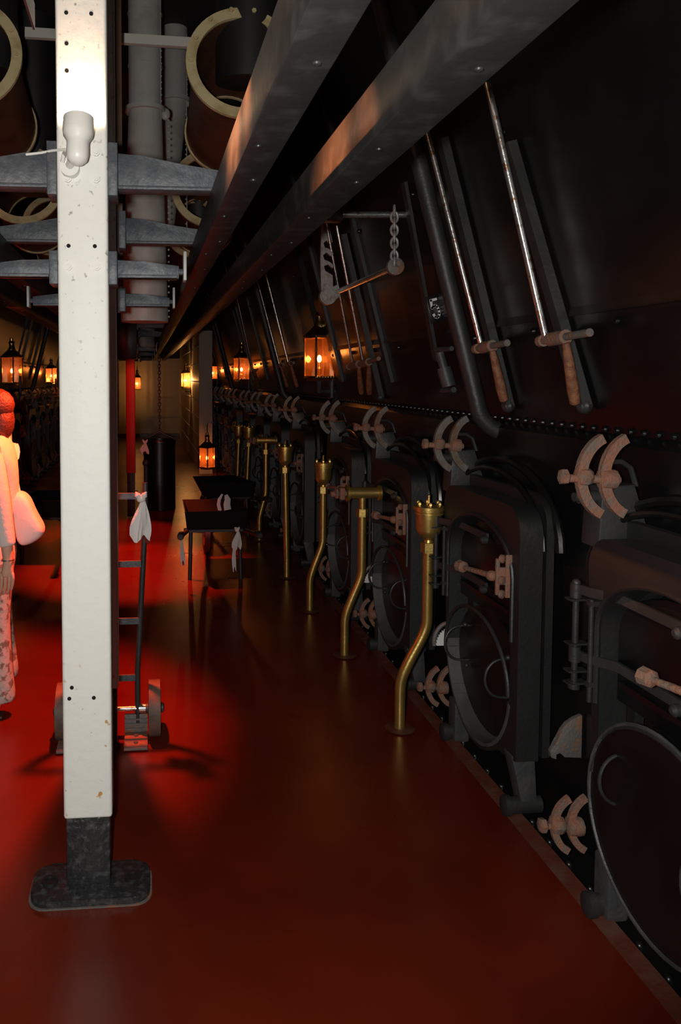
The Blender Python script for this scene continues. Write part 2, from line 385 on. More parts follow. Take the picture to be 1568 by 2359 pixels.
def furnace(label):
    """local frame: x into the boiler (0 = front plane), y along the aisle, z up"""
    t = thing('furnace_front', label, 'furnace', (1.36, 0, 0), 'furnace fronts along the right-hand boilers')
    def warp(mb):
        for v in mb.bm.verts: v.co.z += .042 * (1.65 - v.co.z) * min(max(v.co.z, 0) / .35, 1)
    def B(mb, n, mt, p=t): warp(mb); return mb.build(n, mt, p, False)
    # cast surround slab with rounded shoulders and arched mouth
    W, zb, zt_ = .735, .19, 1.15
    def slab(d0, d1, y0, y1, z0, z1, rr, oy0, oy1, oz0, oz1, m):
        # outer outline (rounded top corners) bridged to an arched hole
        gw, cyy, czz = .012, .36, .40
        out = [(y0, z0)] + [(y0 + rr - rr * math.cos(a), z1 - rr + rr * math.sin(a)) for a in [PI / 2 * k / 6 for k in range(7)]] \
            + [(y1 - rr + rr * math.cos(a), z1 - rr + rr * math.sin(a)) for a in [PI / 2 * (6 - k) / 6 for k in range(7)]] \
            + [(cyy + .325 * math.cos(a), czz + .295 * math.sin(a)) for a in [math.radians(-8 - 10 * k) for k in range(13)]]
        R = (oy1 - oy0) / 2; cy2 = (oy0 + oy1) / 2
        inn = [(cyy - .30 * math.cos(a), czz - .27 * math.sin(a)) for a in [math.radians(40 - 10 * k) for k in range(5)]] \
            + [(cy2 - R * math.cos(a), oz1 + .62 * R * math.sin(a)) for a in [PI * k / 13 for k in range(14)]] \
            + [(cyy + .30 * math.cos(a), czz - .27 * math.sin(a)) for a in [math.radians(10 * k) for k in range(14)]]
        def resample(P, N=110):
            P = P + [P[0]]; L = [0]
            for a, b in zip(P, P[1:]): L.append(L[-1] + math.dist(a, b))
            res = []; k = 0
            for q in range(N):
                t_ = L[-1] * q / N
                while L[k + 1] < t_: k += 1
                f = (t_ - L[k]) / max(L[k + 1] - L[k], 1e-9); res.append((P[k][0] + (P[k + 1][0] - P[k][0]) * f, P[k][1] + (P[k + 1][1] - P[k][1]) * f))
            return res
        out, inn = resample(out), resample(inn)
        n = len(out)
        A = [m.bm.verts.new((d0, y, z)) for y, z in out]; Bv = [m.bm.verts.new((d0, y, z)) for y, z in inn]
        C = [m.bm.verts.new((d1, y, z)) for y, z in out]; D = [m.bm.verts.new((d1, y, z)) for y, z in inn]
        for k in range(n):
            j = (k + 1) % n
            m.bm.faces.new((A[k], A[j], Bv[j], Bv[k])); m.bm.faces.new((C[j], C[k], D[k], D[j]))
            m.bm.faces.new((A[j], A[k], C[k], C[j])); m.bm.faces.new((Bv[k], Bv[j], D[j], D[k]))
    m = MB(); slab(.0, .088, 0, W, zb, zt_, .10, .06, .66, .30, .87, m); B(m, 'surround', 'cast')
    m = MB(); slab(.112, .142, .02, W + .16, .19, zt_ + .04, .12, .07, .65, .2, .87, m)
    B(m, 'backing_rim', 'cast')
    m = MB(); pts = [(-.004, 0.36 - .315 * math.cos(a), .865 + .62 * .315 * math.sin(a)) for a in [PI * k / 16 for k in range(17)]]
    pts = [(-.004, .045, .62)] + pts + [(-.004, .675, .62)]
    m.tube(pts, .009, 8); B(m, 'arch_bead', 'cast')
    # arched hood of the furnace behind
    m = MB()
    m.tube([(.10, .46 - .44 * math.cos(a), .98 + .27 * math.sin(a)) for a in [PI * k / 18 for k in range(19)]], .012, 8)
    m.tube([(.15, .46 - .47 * math.cos(a), .98 + .31 * math.sin(a)) for a in [PI * k / 18 for k in range(19)]], .018, 8)
    B(m, 'hood_arch', 'gloss')
    # legs and floor pins
    for y0 in (0.0, .62):
        m = MB()
        if y0: m.box(.02, .09, y0 + .0, y0 + .08, .0, .16, .01)
        else:
            m.prism([(-.005, y0 + .02, .2), (.085, y0 + .02, .2), (.10, y0 + .02, .02), (.045, y0 + .02, .02)], (0, .07, 0), .004)
        B(m, 'foot', 'iron')
        m = MB(); m.cyl((-.015, y0 + .04, .03), (.12, y0 + .04, .03), .028, 14); m.lathe([(.02, 0), (.034, .006), (.034, .03), (.02, .034)], (-.03, y0 + .04, .03), (1, 0, 0), 12)
        B(m, 'floor_pin', 'black')
    # fire door
    m = MB(); R = .285; cy = .36
    out = [(.045, cy - R, .64)] + [(.045, cy - R * math.cos(a), .86 + .58 * R * math.sin(a)) for a in [PI * k / 12 for k in range(13)]] + [(.045, cy + R, .64)]
    m.prism(out, (.03, 0, 0), .004); m.bar((.04, cy - R + .02, .70), (.04, cy + R - .02, .70), .02, .012)
    door = B(m, 'fire_door', 'gloss')
    for z in (.97, .755):
        m = MB(); m.strip([(-.03, .74, z), (-.02, .69, z), (.03, .62, z), (.03, .34, z)], .03, .01)
        m.lathe([(.012, 0), (.018, .006), (.018, .022), (.008, .03)], (.03, .34, z - .012), (-1, 0, 0), 10)
        B(m, 'hinge_strap', 'black', door)
    m = MB(); m.cyl((-.035, .74, .64), (-.035, .74, .985), .010, 12); m.ball((-.035, .74, .987), .014, 10)
    for z0, z1 in ((.94, .985), (.73, .78), (.64, .665)): m.cyl((-.035, .74, z0), (-.035, .74, z1), .018, 14)
    for z in (.935, .79, .70, .66): m.bar((-.062, .74, z), (.0, .74, z), .006, .035, side=(0, 0, 1))
    B(m, 'hinge_post', 'black')
    m = MB(); m.cyl((-.02, .68, .62), (-.02, .68, .95), .008, 10); m.box(-.03, .0, .67, .69, .93, .945); m.box(-.03, .0, .67, .69, .67, .685); B(m, 'hinge_stay', 'black')
    # latch plate and rusty lever
    m = MB(); m.box(-.025, .0, .055, .065, .79, .96, .003)
    for z in (.945, .86, .805): m.lathe([(.012, 0), (.017, .004), (.017, .014), (.01, .018)], (-.045, .065, z), (.6, -.8, 0), 10)
    m.box(-.05, -.02, .06, .075, .84, .91, .004); m.box(-.06, -.045, .06, .075, .80, .945, .004)
    B(m, 'latch_bracket', 'rust')
    m = MB(); m.cyl((-.06, .10, .868), (-.09, .28, .855), .013, 10, .010); m.lathe([(.014, -.02), (.024, -.014), (.026, .014), (.016, .02)], (-.095, .30, .856), (-.2, 1, 0), 8)
    m.ball((-.06, .10, .868), .022, 10)
    B(m, 'latch_lever', 'rust')
    # ash pit ring: short tube whose lower lip stands out over the plates
    cy, cz = .36, .40
    pts = [(0, cy - .305 * math.cos(math.radians(a)), cz - .275 * math.sin(math.radians(a))) for a in range(8, 185, 8)]
    m = MB(); m.strip([(p[0] + .045, p[1], p[2]) for p in pts], .10, .012, side=(1, 0, 0)); B(m, 'ash_lip', 'lip')
    m = MB(); m.tube([(-.01, cy + .31 * math.cos(math.radians(a)), cz + .25 * math.sin(math.radians(a))) for a in range(0, 181, 10)], .008, 8); B(m, 'ash_rim', 'black')
    m = MB(); m.prism([(.05, cy + .30 * math.cos(a), cz + .25 * math.sin(a)) for a in [2 * PI * k / 28 for k in range(28)]], (.02, 0, 0)); ad = B(m, 'ash_door', 'gloss')
    for y in (.55, .14):
        m = MB(); p = [(.05, y, .515), (.02, y, .515)] + [(.005 - .065 * math.cos(math.radians(a)), y, .435 - .078 * math.sin(math.radians(a))) for a in range(-80, 81, 10)] + [(.02, y, .355), (.05, y, .355)]
        m.tube(p, .0055, 8); m.ball((.03, y, .52), .012, 8); m.ball((.035, y - .01, .335), .010, 8)
        B(m, 'pull_handle', 'black', ad)
    # pair of floor clamps
    hook_pair(t, (.03, .88, .16), 'rust', False, .72, 'floor_hook')
    # shoulder casting with stub, and the rusty hook pair above
    ys = .72
    m = MB(); m.prism([(.03, ys, 1.30), (.14, ys, 1.31), (.17, ys, 1.16), (.22, ys, 1.10), (.02, ys, 1.10)], (0, .10, 0), .008)
    m.cyl((-.03, ys + .03, 1.265), (.08, ys + .03, 1.265), .022, 12); m.cyl((-.045, ys + .03, 1.265), (-.03, ys + .03, 1.265), .015, 10)
    B(m, 'shoulder_casting', 'black')
    m = MB(); m.tube([(.05, ys + .02, 1.38), (.10, ys + .02, 1.38), (.13, ys + .02, 1.36), (.15, ys + .02, 1.30)], .009, 8); B(m, 'stay_rod', 'black')
    hook_pair(t, (.0, ys - .02, 1.352), 'rust', False, .92)
    return t
ORD = ['nearest', 'second', 'third', 'fourth', 'fifth', 'sixth', 'seventh', 'eighth', 'ninth', 'tenth', 'eleventh', 'twelfth']
proto = furnace('nearest black furnace front, cut by the right edge, with long rusty door lever')
FY = []
for b in range(NB):
    for k in range(4): FY.append(Y0 + b * BP + k * PITCH)
fur = []
FLAB = {1: 'black cast-iron furnace front right behind the tallest, nearest brass cup and pipe',
        2: 'black furnace front behind the brass T-headed pipe, third along the right row',
        3: 'fourth black furnace front along the right row, last before the lit lantern'}
for i, y in enumerate(FY):
    o = proto if i == 0 else copy_tree(proto)
    o.location = (1.36, y, 0)
    if i:
        for c in kids(o):
            if c.name.startswith('clamp_hook'):
                c.material_slots[0].link = 'OBJECT'; c.material_slots[0].material = M['wornsteel']
    if i: o['label'] = FLAB.get(i, '%s black furnace front along the right row, counted from the camera' % ORD[i])
    fur.append(o)
m = MB(); m.prism([(-.012, .36 + .315 * math.cos(a), .416 + .285 * math.sin(a)) for a in [2 * PI * k / 36 for k in range(36)]], (.012, 0, 0))
ac = m.build('ash_cover', 'gloss', proto, False)
m = MB(); m.tube([(-.014, .36 + .318 * math.cos(a), .416 + .288 * math.sin(a)) for a in [2 * PI * k / 40 for k in range(40)]], .006, 6, closed=True); m.build('cover_rim', 'iron', ac, False)
m = MB(); m.tube([(-.03, .16 + .075 * math.cos(a), .40 + .085 * math.sin(a)) for a in [2 * PI * k / 28 for k in range(28)]], .008, 8, closed=True); m.build('ring_pull', 'iron', ac, False)
# toothed ash-door sectors, one by each furnace (white painted on the farther ones)
def sector(y, label, mt, teeth=True, s=1.0, x0=1.30):
    t = thing('damper_sector', label, 'toothed plate', (x0, y, .45), 'toothed sectors beside the furnace doors')
    m = MB(); pts = []
    c = V((x0 + .075 * s, y, .455))
    pts.append(c); n = 16
    for k in range(n + 1):
        a = math.radians(92 + 88 * k / n); r = .10 * s * (1 if (k % 2 or not teeth) else .90)
        pts.append(c + V((r * math.cos(a) * .75, 0, r * math.sin(a))))
    m.prism(pts, (0, .008, 0)); m.build('toothed_plate', mt, t)
    m = MB(); m.tube([c + V((.085 * s * 1.25 * .75 * math.cos(math.radians(a)), .01, .108 * s * math.sin(math.radians(a)) + .015)) for a in range(95, 200, 12)], [.012 * s] * 9, 8); m.build('guard_arc', 'rustgrey', t)
    return t
for i, (px, py) in enumerate(((1018, 1475), (850, 1333), (750, 1248))):
    Y = FY[i + 1] + .70
    p = onY(px, py, Y)
    sector(Y, ['white toothed sector plate beside the nearest brass pipe', 'white toothed sector plate with rusty rim, behind the bend of the T-headed pipe',
               'small white toothed sector plate behind the third brass pipe'][i], 'whitepaint', s=.8, x0=p.x - .03).location.z = p.z - .03
# near big rusty quadrant
t = thing('quadrant_plate', 'large grey rusty quadrant plate with curled tip, beside the nearest furnace', 'quadrant plate', onY(1310, 1750, 2.62))
pts = [onY(x, y, 2.62) for x, y in ((1341, 1648), (1322, 1656), (1305, 1668), (1293, 1684), (1285, 1704), (1276, 1718), (1268, 1732), (1270, 1746), (1282, 1750), (1280, 1738), (1290, 1734), (1300, 1745), (1339, 1746))]
m = MB(); m.prism(pts, (0, .02, 0), .0015); m.build('quadrant', 'rustgrey', t)

# ------------------------------------------------------------------ casing fittings
def feed_pipe(label):
    A = onC(935, 250, .10); Bp = onC(1098, 925, .10)
    t = thing('feed_pipe', label, 'pipe', (Bp.x, Bp.y, 1.3), 'thick black pipes down the boiler casings')
    d = (Bp - A).normalized()
    E = Bp + V((-.0, .0, -.02))
    path = [A - d * .6, A, A.lerp(Bp, .5), Bp]
    c0 = Bp; p3 = V((Bp.x + .16, Bp.y - .02, 1.395))
    for k in range(1, 8):
        u = k / 7; q = c0.lerp(V((c0.x + .02, c0.y, 1.41)), u).lerp(V((c0.x + .02, c0.y, 1.41)).lerp(p3, u), u); path.append(q)
    m = MB(); m.tube(path, .037, 20); m.build('pipe_body', 'black', t)
    m = MB(); m.cyl(p3 + V((-.005, 0, 0)), p3 + V((.02, 0, 0)), .075, 20); fo = m.build('flange', 'black', t)
    for a in range(0, 360, 60):
        m = MB(); c = p3 + V((-.016, .056 * math.cos(math.radians(a)), .056 * math.sin(math.radians(a)))); m.cyl(c, c + V((.02, 0, 0)), .012, 6); m.build('bolt', 'iron', fo)
    return t
fp = feed_pipe('thick black pipe with bottom elbow, right of the white number 5')
dup(fp, BP, 'thick black pipe with bottom elbow, between the two lit lanterns'); dup(fp, 2 * BP, 'farthest thick black pipe, beside the pale end wall')
m = MB(); a = onC(1180, 180, .05); b = onC(1300, 800, .05)

def damper_rod(x0, y0, x1, y1, hx, hy, label, sx, sy, r=.011, handle='brownrust'):
    A = onC(x0, y0, .09); Bp = onC(x1, y1, .09)
    t = thing('damper_rod', label, 'rod', Bp, 'steel damper rods on the boiler casings')
    m = MB(); m.cyl(A, Bp, r, 12); m.build('rod', 'steel', t)
    a = onC(x1 - 12, y1 + 8, .09); bq = onC(sx, sy, .09)
    m = MB(); m.cyl(a, bq, .014, 10); m.build('cross_shaft', 'rustgrey', t)
    k0 = a.lerp(bq, .22); k1 = a.lerp(bq, .55); m = MB(); m.cyl(k0, k1, .025, 12); m.cyl(a, a.lerp(bq, .08), .022, 10); m.build('collar', 'rust', t)
    h0 = onC(hx, hy, .09) if False else k1 + V((0, 0, -.02)); h1 = onC(hx, hy, .075)
    m = MB(); m.tube([h0, h0.lerp(h1, .3), h0.lerp(h1, .75), h1, h1 + (h1 - h0).normalized() * .01], [.012, .017, .021, .018, .006], 12); m.build('hand_grip', handle, t)
    g0 = V((h0.x + .04, h0.y - .05, h0.z)); 
    return t
r1 = damper_rod(1122, 190, 1256, 778, 1324, 928, 'brightest polished steel rod with long rust-orange handle, farthest to the right', 1358, 766, .0125)
r2 = damper_rod(980, 290, 1108, 796, 1160, 922, 'polished steel rod with rust-orange handle, just right of the thick black pipe', 1168, 790)
r3 = damper_rod(745, 480, 812, 838, 832, 905, 'thin steel rod right of the nearest lantern, the left of two', 850, 832, .010)
r4 = damper_rod(775, 520, 836, 834, 850, 905, 'thin steel rod behind the hanging iron link bar, the right of two', 872, 826, .010)
for o, l in ((r1, 'bright thin steel rod between the two lit lanterns, the right one'), (r2, 'thin steel rod between the two lit lanterns, beside the second black pipe'),
             (r3, 'thin steel rod next to the second lantern')):
    dup(o, BP, l)
# black guide channels beside the rods
def guide(x0, y0, x1, y1, label, w=.05):
    A = onC(x0, y0, .03); Bp = onC(x1, y1, .03)
    m = MB(); m.bar(A, Bp, w, .035, side=(0, 1, 0)); m.ball(Bp, .03, 8)
    m.single('guide_channel', 'black', label, 'guide channel', 'black guide channels on the casings')
guide(1172, 330, 1345, 935, 'black guide channel behind the brightest steel rod')
guide(1018, 320, 1170, 935, 'black guide channel just right of the second steel rod')
guide(790, 540, 876, 915, 'black guide channel right of the two thin rods')
# gauge slide left of the big pipe
t = thing('gauge_slide', 'black upright slide with iron sleeve below the white number 5', 'slide', onC(1035, 900, .05))
m = MB(); A = onC(930, 420, .05); Bp = onC(1004, 830, .05); m.bar(A, Bp, .05, .016, side=(0, 1, 0)); m.build('rail', 'black', t)
m = MB(); A = onC(1012, 812, .08); Bp = onC(1034, 890, .08); m.cyl(A, A.lerp(Bp, .6), .022, 12); m.cyl(A.lerp(Bp, .45), Bp, .035, 12)
m.cyl(onC(1003, 806, .08), onC(1040, 803, .08), .012, 8); m.cyl(onC(1018, 900, .08), onC(1045, 898, .08), .014, 8)
m.build('sleeve', 'iron', t)
# number 5 painted on a small black board standing off the casing
t = thing('number_board', 'small black board with the white number 5, left of the thick black pipe', 'sign', onY(1003, 740, 3.82))
c = onY(1002, 711, 3.82); lean = V((-CS, 0, 1)).normalized(); al = V((1, 0, 0)); al = (al - lean * al.dot(lean)).normalized()
m = MB(); ww, hh = .034, .068
m.prism([c - al * ww - lean * hh, c + al * ww - lean * hh, c + al * ww + lean * hh, c - al * ww + lean * hh], (0, .012, 0), .002)
m.bar(c + V((.02, .01, 0)), V((caseX(c.z, -.01), c.y + .01, c.z)), .03, .01, side=(0, 0, 1)); m.build('board', 'gloss', t)
P5 = [(.75, 1), (-.62, 1), (-.72, .12), (-.3, .30), (.15, .32), (.55, .15), (.75, -.2), (.72, -.6), (.4, -.93), (-.05, -1), (-.45, -.9), (-.72, -.6)]
pts = [c + al * (u * .021) + lean * (v * .045) + V((0, -.0015, 0)) for u, v in P5]
m = MB()
for a, b in zip(pts, pts[1:]):
    d = (b - a).normalized(); n2 = V((0, 1, 0)).cross(d).normalized() * .0062; e = d * .004
    m.prism([a - n2 - e, b - n2 + e, b + n2 + e, a + n2 - e], (0, .001, 0))
m.build('painted_number', 'whitepaint', t)

# notched rack, link bar and chain
t = thing('notched_rack', 'pale iron hanging rack with three curved notches, above the nearest lantern', 'rack', onY(757, 690, 5.2))
m = MB(); Yk = 5.2
pl = [(740, 525), (760, 522), (752, 540), (748, 553), (756, 551), (768, 549), (766, 558), (758, 562), (750, 570)]
pts = [(741, 500), (757, 520), (764, 548), (766, 557), (760, 562), (752, 553), (745, 560), (748, 570), (757, 573), (765, 580), (768, 586), (762, 590), (752, 581), (744, 588), (747, 598), (757, 602), (764, 607), (768, 613), (766, 618), (756, 609), (746, 613), (749, 624), (766, 634), (767, 660), (766, 690), (752, 694), (740, 676), (738, 600)]
m.prism([onY(x, y, Yk) for x, y in pts], (0, .025, 0)); m.build('notched_bar', 'paleiron', t)
m = MB(); c = onY(756, 682, Yk - .01); m.cyl(c, c + V((0, .05, 0)), .056, 20); m.cyl(c + V((0, -.012, 0)), c, .045, 20); m.cyl(c + V((0, -.02, 0)), c, .018, 6); m.build('pivot', 'paleiron', t)
m = MB(); m.prism([onY(x, y, Yk - .005) for x, y in ((757, 665), (776, 656), (784, 682), (765, 696))], (0, .03, 0)); m.build('cheek_plate', 'paleiron', t)
t = thing('link_bar', 'slanting worn steel bar with round eye, hung from the short chain', 'bar', onY(908, 630, 3.86))
a = onY(778, 672, Yk - .02); b = onY(900, 620, 3.86); m = MB(); m.cyl(a, b, .017, 12); m.build('bar', 'steel', t)
m = MB(); m.lathe([(.02, -.02), (.043, -.014), (.043, .014), (.02, .02)], b + V((.015, -.02, .01)), (0, 1, 0), 18); m.cyl(b + V((.02, -.06, .02)), b + V((.02, .03, .02)), .014, 10); m.build('eye', 'rustgrey', t)
a = onY(808, 495, 3.86); b = onY(941, 495, 3.86)
t = thing('chain_rail', 'short horizontal worn steel rail above the chain', 'rail', b)
m = MB(); m.cyl(a - V((.1, 0, 0)), b, .016, 12); m.build('rail', 'steel', t); m = MB(); m.box(a.x - .26, a.x - .05, 3.82, 3.90, a.z - .035, a.z + .03, .004); m.build('socket', 'black', t)
m = MB(); q = b + V((0, 0, 0)); m.cyl(q, V((caseX(q.z), q.y + .02, q.z)), .014, 8); m.build('wall_stub', 'black', t)
def chain(top, bot, n, ln, wd, r, label, mt, group=None, nm='chain'):
    t = thing(nm, label, 'chain', bot, group)
    top, bot = V(top), V(bot)
    for k in range(n):
        c = top.lerp(bot, (k + .5) / n); m = MB()
        sd = V((1, 0, 0)) if k % 2 else V((.25, 1, 0)).normalized()
        pts = [c + sd * (wd * math.cos(a)) + V((0, 0, 1)) * (ln * math.sin(a)) for a in [2 * PI * j / 14 for j in range(14)]]
        m.tube(pts, r, 8, closed=True); m.build('link', mt, t)
    return t
chain(onY(908, 478, 3.83), onY(908, 612, 3.83), 9, .026, .017, .0065, 'short pale chain hanging from the horizontal steel rail', 'paleiron')

# ------------------------------------------------------------------ brass pipes
def brass_pipe(px, py, ux, top, label, head='cup', bend=True):
    base = onZ(px, py, 0); Y = base.y
    up = onY(ux, 1400, Y); xt = up.x
    ztop = onY(ux, top, Y).z
    t = thing('brass_pipe', label, 'pipe', base, 'brass pipes standing along the furnace fronts')
    m = MB()
    zb1, zb2 = .20, .52
    path = [base, base + V((0, 0, zb1 * .8))]
    if bend:
        pts = [V((base.x, Y, zb1)), V((base.x, Y, zb1 + .07)), V((base.x + (xt - base.x) * .5, Y, (zb1 + zb2) / 2 + .01)), V((xt, Y, zb2 - .07)), V((xt, Y, zb2))]
        path = [base]
        for k in range(17):
            u = k / 16; P = list(pts)
            while len(P) > 1: P = [P[i].lerp(P[i + 1], u) for i in range(len(P) - 1)]
            path.append(P[0])
    zn = ztop - .20 if head == 'cup' else ztop - .14
    path.append(V((xt, Y, zn)))
    m.tube(path, .0245, 16); m.build('pipe_body', 'brass', t)
    m = MB(); m.lathe([(.028, 0), (.065, .002), (.07, .006), (.03, .009)], base, n=20); m.build('floor_flange', 'kerb', t)
    m = MB(); m.lathe([(.026, -.02), (.036, -.018), (.036, .028), (.026, .03)], (xt, Y, zn), n=6); m.build('union_nut', 'brass', t)
    if head == 'cup':
        m = MB(); z = zn + .03
        m.lathe([(.024, 0), (.022, .012), (.034, .022), (.052, .045), (.056, .06), (.058, .13), (.068, .133), (.068, .142), (.062, .144), (.062, .148), (.070, .150), (.070, .168), (.064, .171), (.01, .172)], (xt, Y, z), n=28)
        cup = m.build('oil_cup', 'brass', t)
        for k in range(6):
            a = k * PI / 3 + .3; c = V((xt + .052 * math.cos(a), Y + .052 * math.sin(a), z + .168)); m = MB()
            m.lathe([(.006, 0), (.0065, .008), (.01, .009), (.01, .018), (.005, .024)], c, n=6); m.build('stud', 'brass', cup)
        m = MB(); m.cyl((xt, Y, z + .17), (xt, Y, z + .215), .006, 8); m.ball((xt, Y, z + .215), .008, 8); m.build('spindle', 'brass', cup)
    else:
        m = MB(); z = zn + .12
        m.cyl((xt, Y, zn), (xt, Y, z), .022, 14); m.cyl((xt - .085, Y, z), (xt + .10, Y, z), .034, 18); m.lathe([(.034, 0), (.05, .004), (.05, .018), (.034, .022)], (xt - .10, Y, z), (1, 0, 0), 18)
        m.lathe([(.034, 0), (.046, .004), (.046, .018), (.034, .022)], (xt + .09, Y, z), (1, 0, 0), 18)
        hd = m.build('tee_head', 'brass', t)
        m = MB(); m.cyl((xt - .19, Y, z - .005), (xt - .10, Y, z), .018, 12); m.lathe([(.015, 0), (.034, .008), (.034, .02), (.015, .03)], (xt - .17, Y, z), (1, 0, 0), 8); m.box(xt - .14, xt - .11, Y - .03, Y + .03, z - .035, z + .035, .005)
        m.build('valve', 'rust', hd)
    return t
brass_pipe(920, 1680, 984, 1165, 'nearest and tallest-looking brass pipe with bent foot and studded cup')
brass_pipe(793, 1511, 832, 1128, 'brass pipe with T-shaped head and rusty valve, second from the camera', 'tee')
brass_pipe(713, 1408, 742, 1065, 'third brass pipe from the camera, bent foot and studded cup')
brass_pipe(660, 1331, 655, 1028, 'fourth brass pipe from the camera, straight, with a small cup', bend=False)
brass_pipe(597, 1246, 611, 1010, 'fifth brass pipe from the camera, with T-shaped head', 'tee')
brass_pipe(566, 1196, 572, 985, 'thin distant brass pipe, sixth from the camera', bend=False)
brass_pipe(545, 1165, 549, 982, 'thin distant brass pipe, farthest one seen', bend=False)

# ------------------------------------------------------------------ lanterns
def lantern(label, loc, rz=.6, power=6, sc_=1.0, bracket=0):
    t = thing('lantern', label, 'lantern', (0, 0, 0), 'glowing square brass lanterns')
    ORG[t.name] = V((0, 0, 0)); B = lambda mb, n, mt, p=t: mb.build(n, mt, p, False)
    w, h = .095, .34
    m = MB(); m.box(-w, w, -w, w, 0, .022, .004); m.box(-w * .8, w * .8, -w * .8, w * .8, -.02, 0)
    for k in range(7): m.ball((-w * .85 + k * w * .28, -w - .001, .012), .006, 6)
    B(m, 'base_tray', 'brasslan')
    for sx in (-1, 1):
        for sy in (-1, 1):
            m = MB(); m.box(sx * w, sx * (w - .014), sy * w, sy * (w - .014), .02, h, .002); B(m, 'corner_post', 'brasslan')
    for k, (a, b) in enumerate(((1, 0), (-1, 0), (0, 1), (0, -1))):
        m = MB()
        if a: m.box(a * (w - .006), a * (w - .009), -w + .014, w - .014, .022, h - .01)
        else: m.box(-w + .014, w - .014, b * (w - .006), b * (w - .009), .022, h - .01)
        B(m, 'glass_pane', 'glass')
    m = MB(); m.box(-w - .004, w + .004, -w - .004, w + .004, h - .01, h + .012, .003)
    n = 4
    v0 = [(sx * w * .98, sy * w * .98, h + .012) for sx, sy in ((1, 1), (-1, 1), (-1, -1), (1, -1))]; v1 = [(x * .38, y * .38, h + .09) for x, y, z in v0]
    m._add(v0 + v1, [(3, 2, 1, 0), (4, 5, 6, 7)] + [(i, (i + 1) % 4, 4 + (i + 1) % 4, 4 + i) for i in range(4)])
    B(m, 'hood', 'brasslan')
    m = MB(); m.lathe([(.045, h + .08), (.045, h + .11), (.034, h + .125), (.034, h + .17), (.042, h + .175), (.03, h + .2), (.022, h + .205), (.022, h + .235), (.008, h + .245)], n=20); B(m, 'chimney', 'brasslan')
    m = MB(); m.lathe([(.012, .0), (.024, .02), (.026, .06), (.014, .075)], (0, 0, .022), n=16); m.cyl((0, 0, .09), (0, 0, .135), .012, 10); B(m, 'burner', 'brasslan')
    m = MB(); m.lathe([(.008, 0), (.016, .012), (.019, .03), (.014, .048), (.004, .058)], (0, 0, .135), n=16); B(m, 'bulb', 'bulb')
    if bracket:
        m = MB(); m.bar((0, 0, -.02), (0, 0, -.12), .03, .012, side=(1, 0, 0)); m.tube([(.0, 0, -.10), (bracket * .5, 0, -.11), (bracket, 0, -.10)], .014, 8)
        m.cyl((w + .03, 0, -.16), (w + .03, 0, .10), .02, 10)
        B(m, 'wall_bracket', 'iron')
    l = light('lantern_glow', 'POINT', (0, 0, .165), power, (1, .32, .07), .02, parent=t)
    if loc[1] > 15 and power > 25: l.data.color = (1, .55, .2)
    t.location = loc; t.rotation_euler.z = rz; t.scale = (sc_,) * 3
    return t
p = onY(735, 872, 6.4); lantern('nearest lit brass lantern on the right boiler, below the notched rack', p, .35, 22, 1.0, .22)
p = onY(556, 876, 11.3); lantern('second lit lantern along the right boilers', p, .35, 20, .95, .2)
p = onY(490, 874, 16.2); lantern('farthest lit lantern on the right boilers, just right of the pale post', p, .3, 20, .8, .2)
p = onY(437, 892, 16.2); p.x = .82; lantern('lit lantern on the yellow riveted side wall', p, .2, 110, .85, .1)
lantern('low lantern near the floor with bright reflection, at the end of the right row', onY(477, 1078, 13.0), .75, 80, 1.02)
p = onY(316, 897, 21.4); lantern('small lit lantern on the far cream bulkhead, right of the red post', p, .2, 60, .95)
m = MB(); m.cyl((p.x, 21.4, p.z + .5), (p.x, 21.4, p.z + .62), .01, 6); m.bar((p.x, 21.4, p.z + .6), (p.x, 22.0, p.z + .6), .03, .01, side=(0, 0, 1)); m.single('lantern_hook', 'iron', 'iron hook bracket on the far cream bulkhead above its lantern', 'hook')
p = onY(28, 884, 10.2); lantern('lit lantern on the left boiler, above the woman', p, -.5, 20, 1.0, -.22)
p = onY(118, 882, 14.9); lantern('small distant lit lantern just left of the white column', p, -.5, 18, .8, -.2)
# thin stand that carries the low lantern
q = onY(477, 1078, 13.0)
t = thing('lantern_stand', 'thin black iron stand carrying the low lantern at the end of the right row', 'stand', (q.x + .17, 13.0, 0))
m = MB(); m.tube([(q.x + .17, 13.0, 0), (q.x + .17, 13.0, q.z + .70), (q.x + .12, 13.0, q.z + .76), (q.x + .02, 13.0, q.z + .76), (q.x, 13.0, q.z + .72), (q.x, 13.0, q.z + .60)], .009, 8); m.build('crook', 'gloss', t)
m = MB(); m.cyl((q.x + .17, 13.0, 0), (q.x + .17, 13.0, .012), .09, 20); m.build('foot', 'gloss', t)

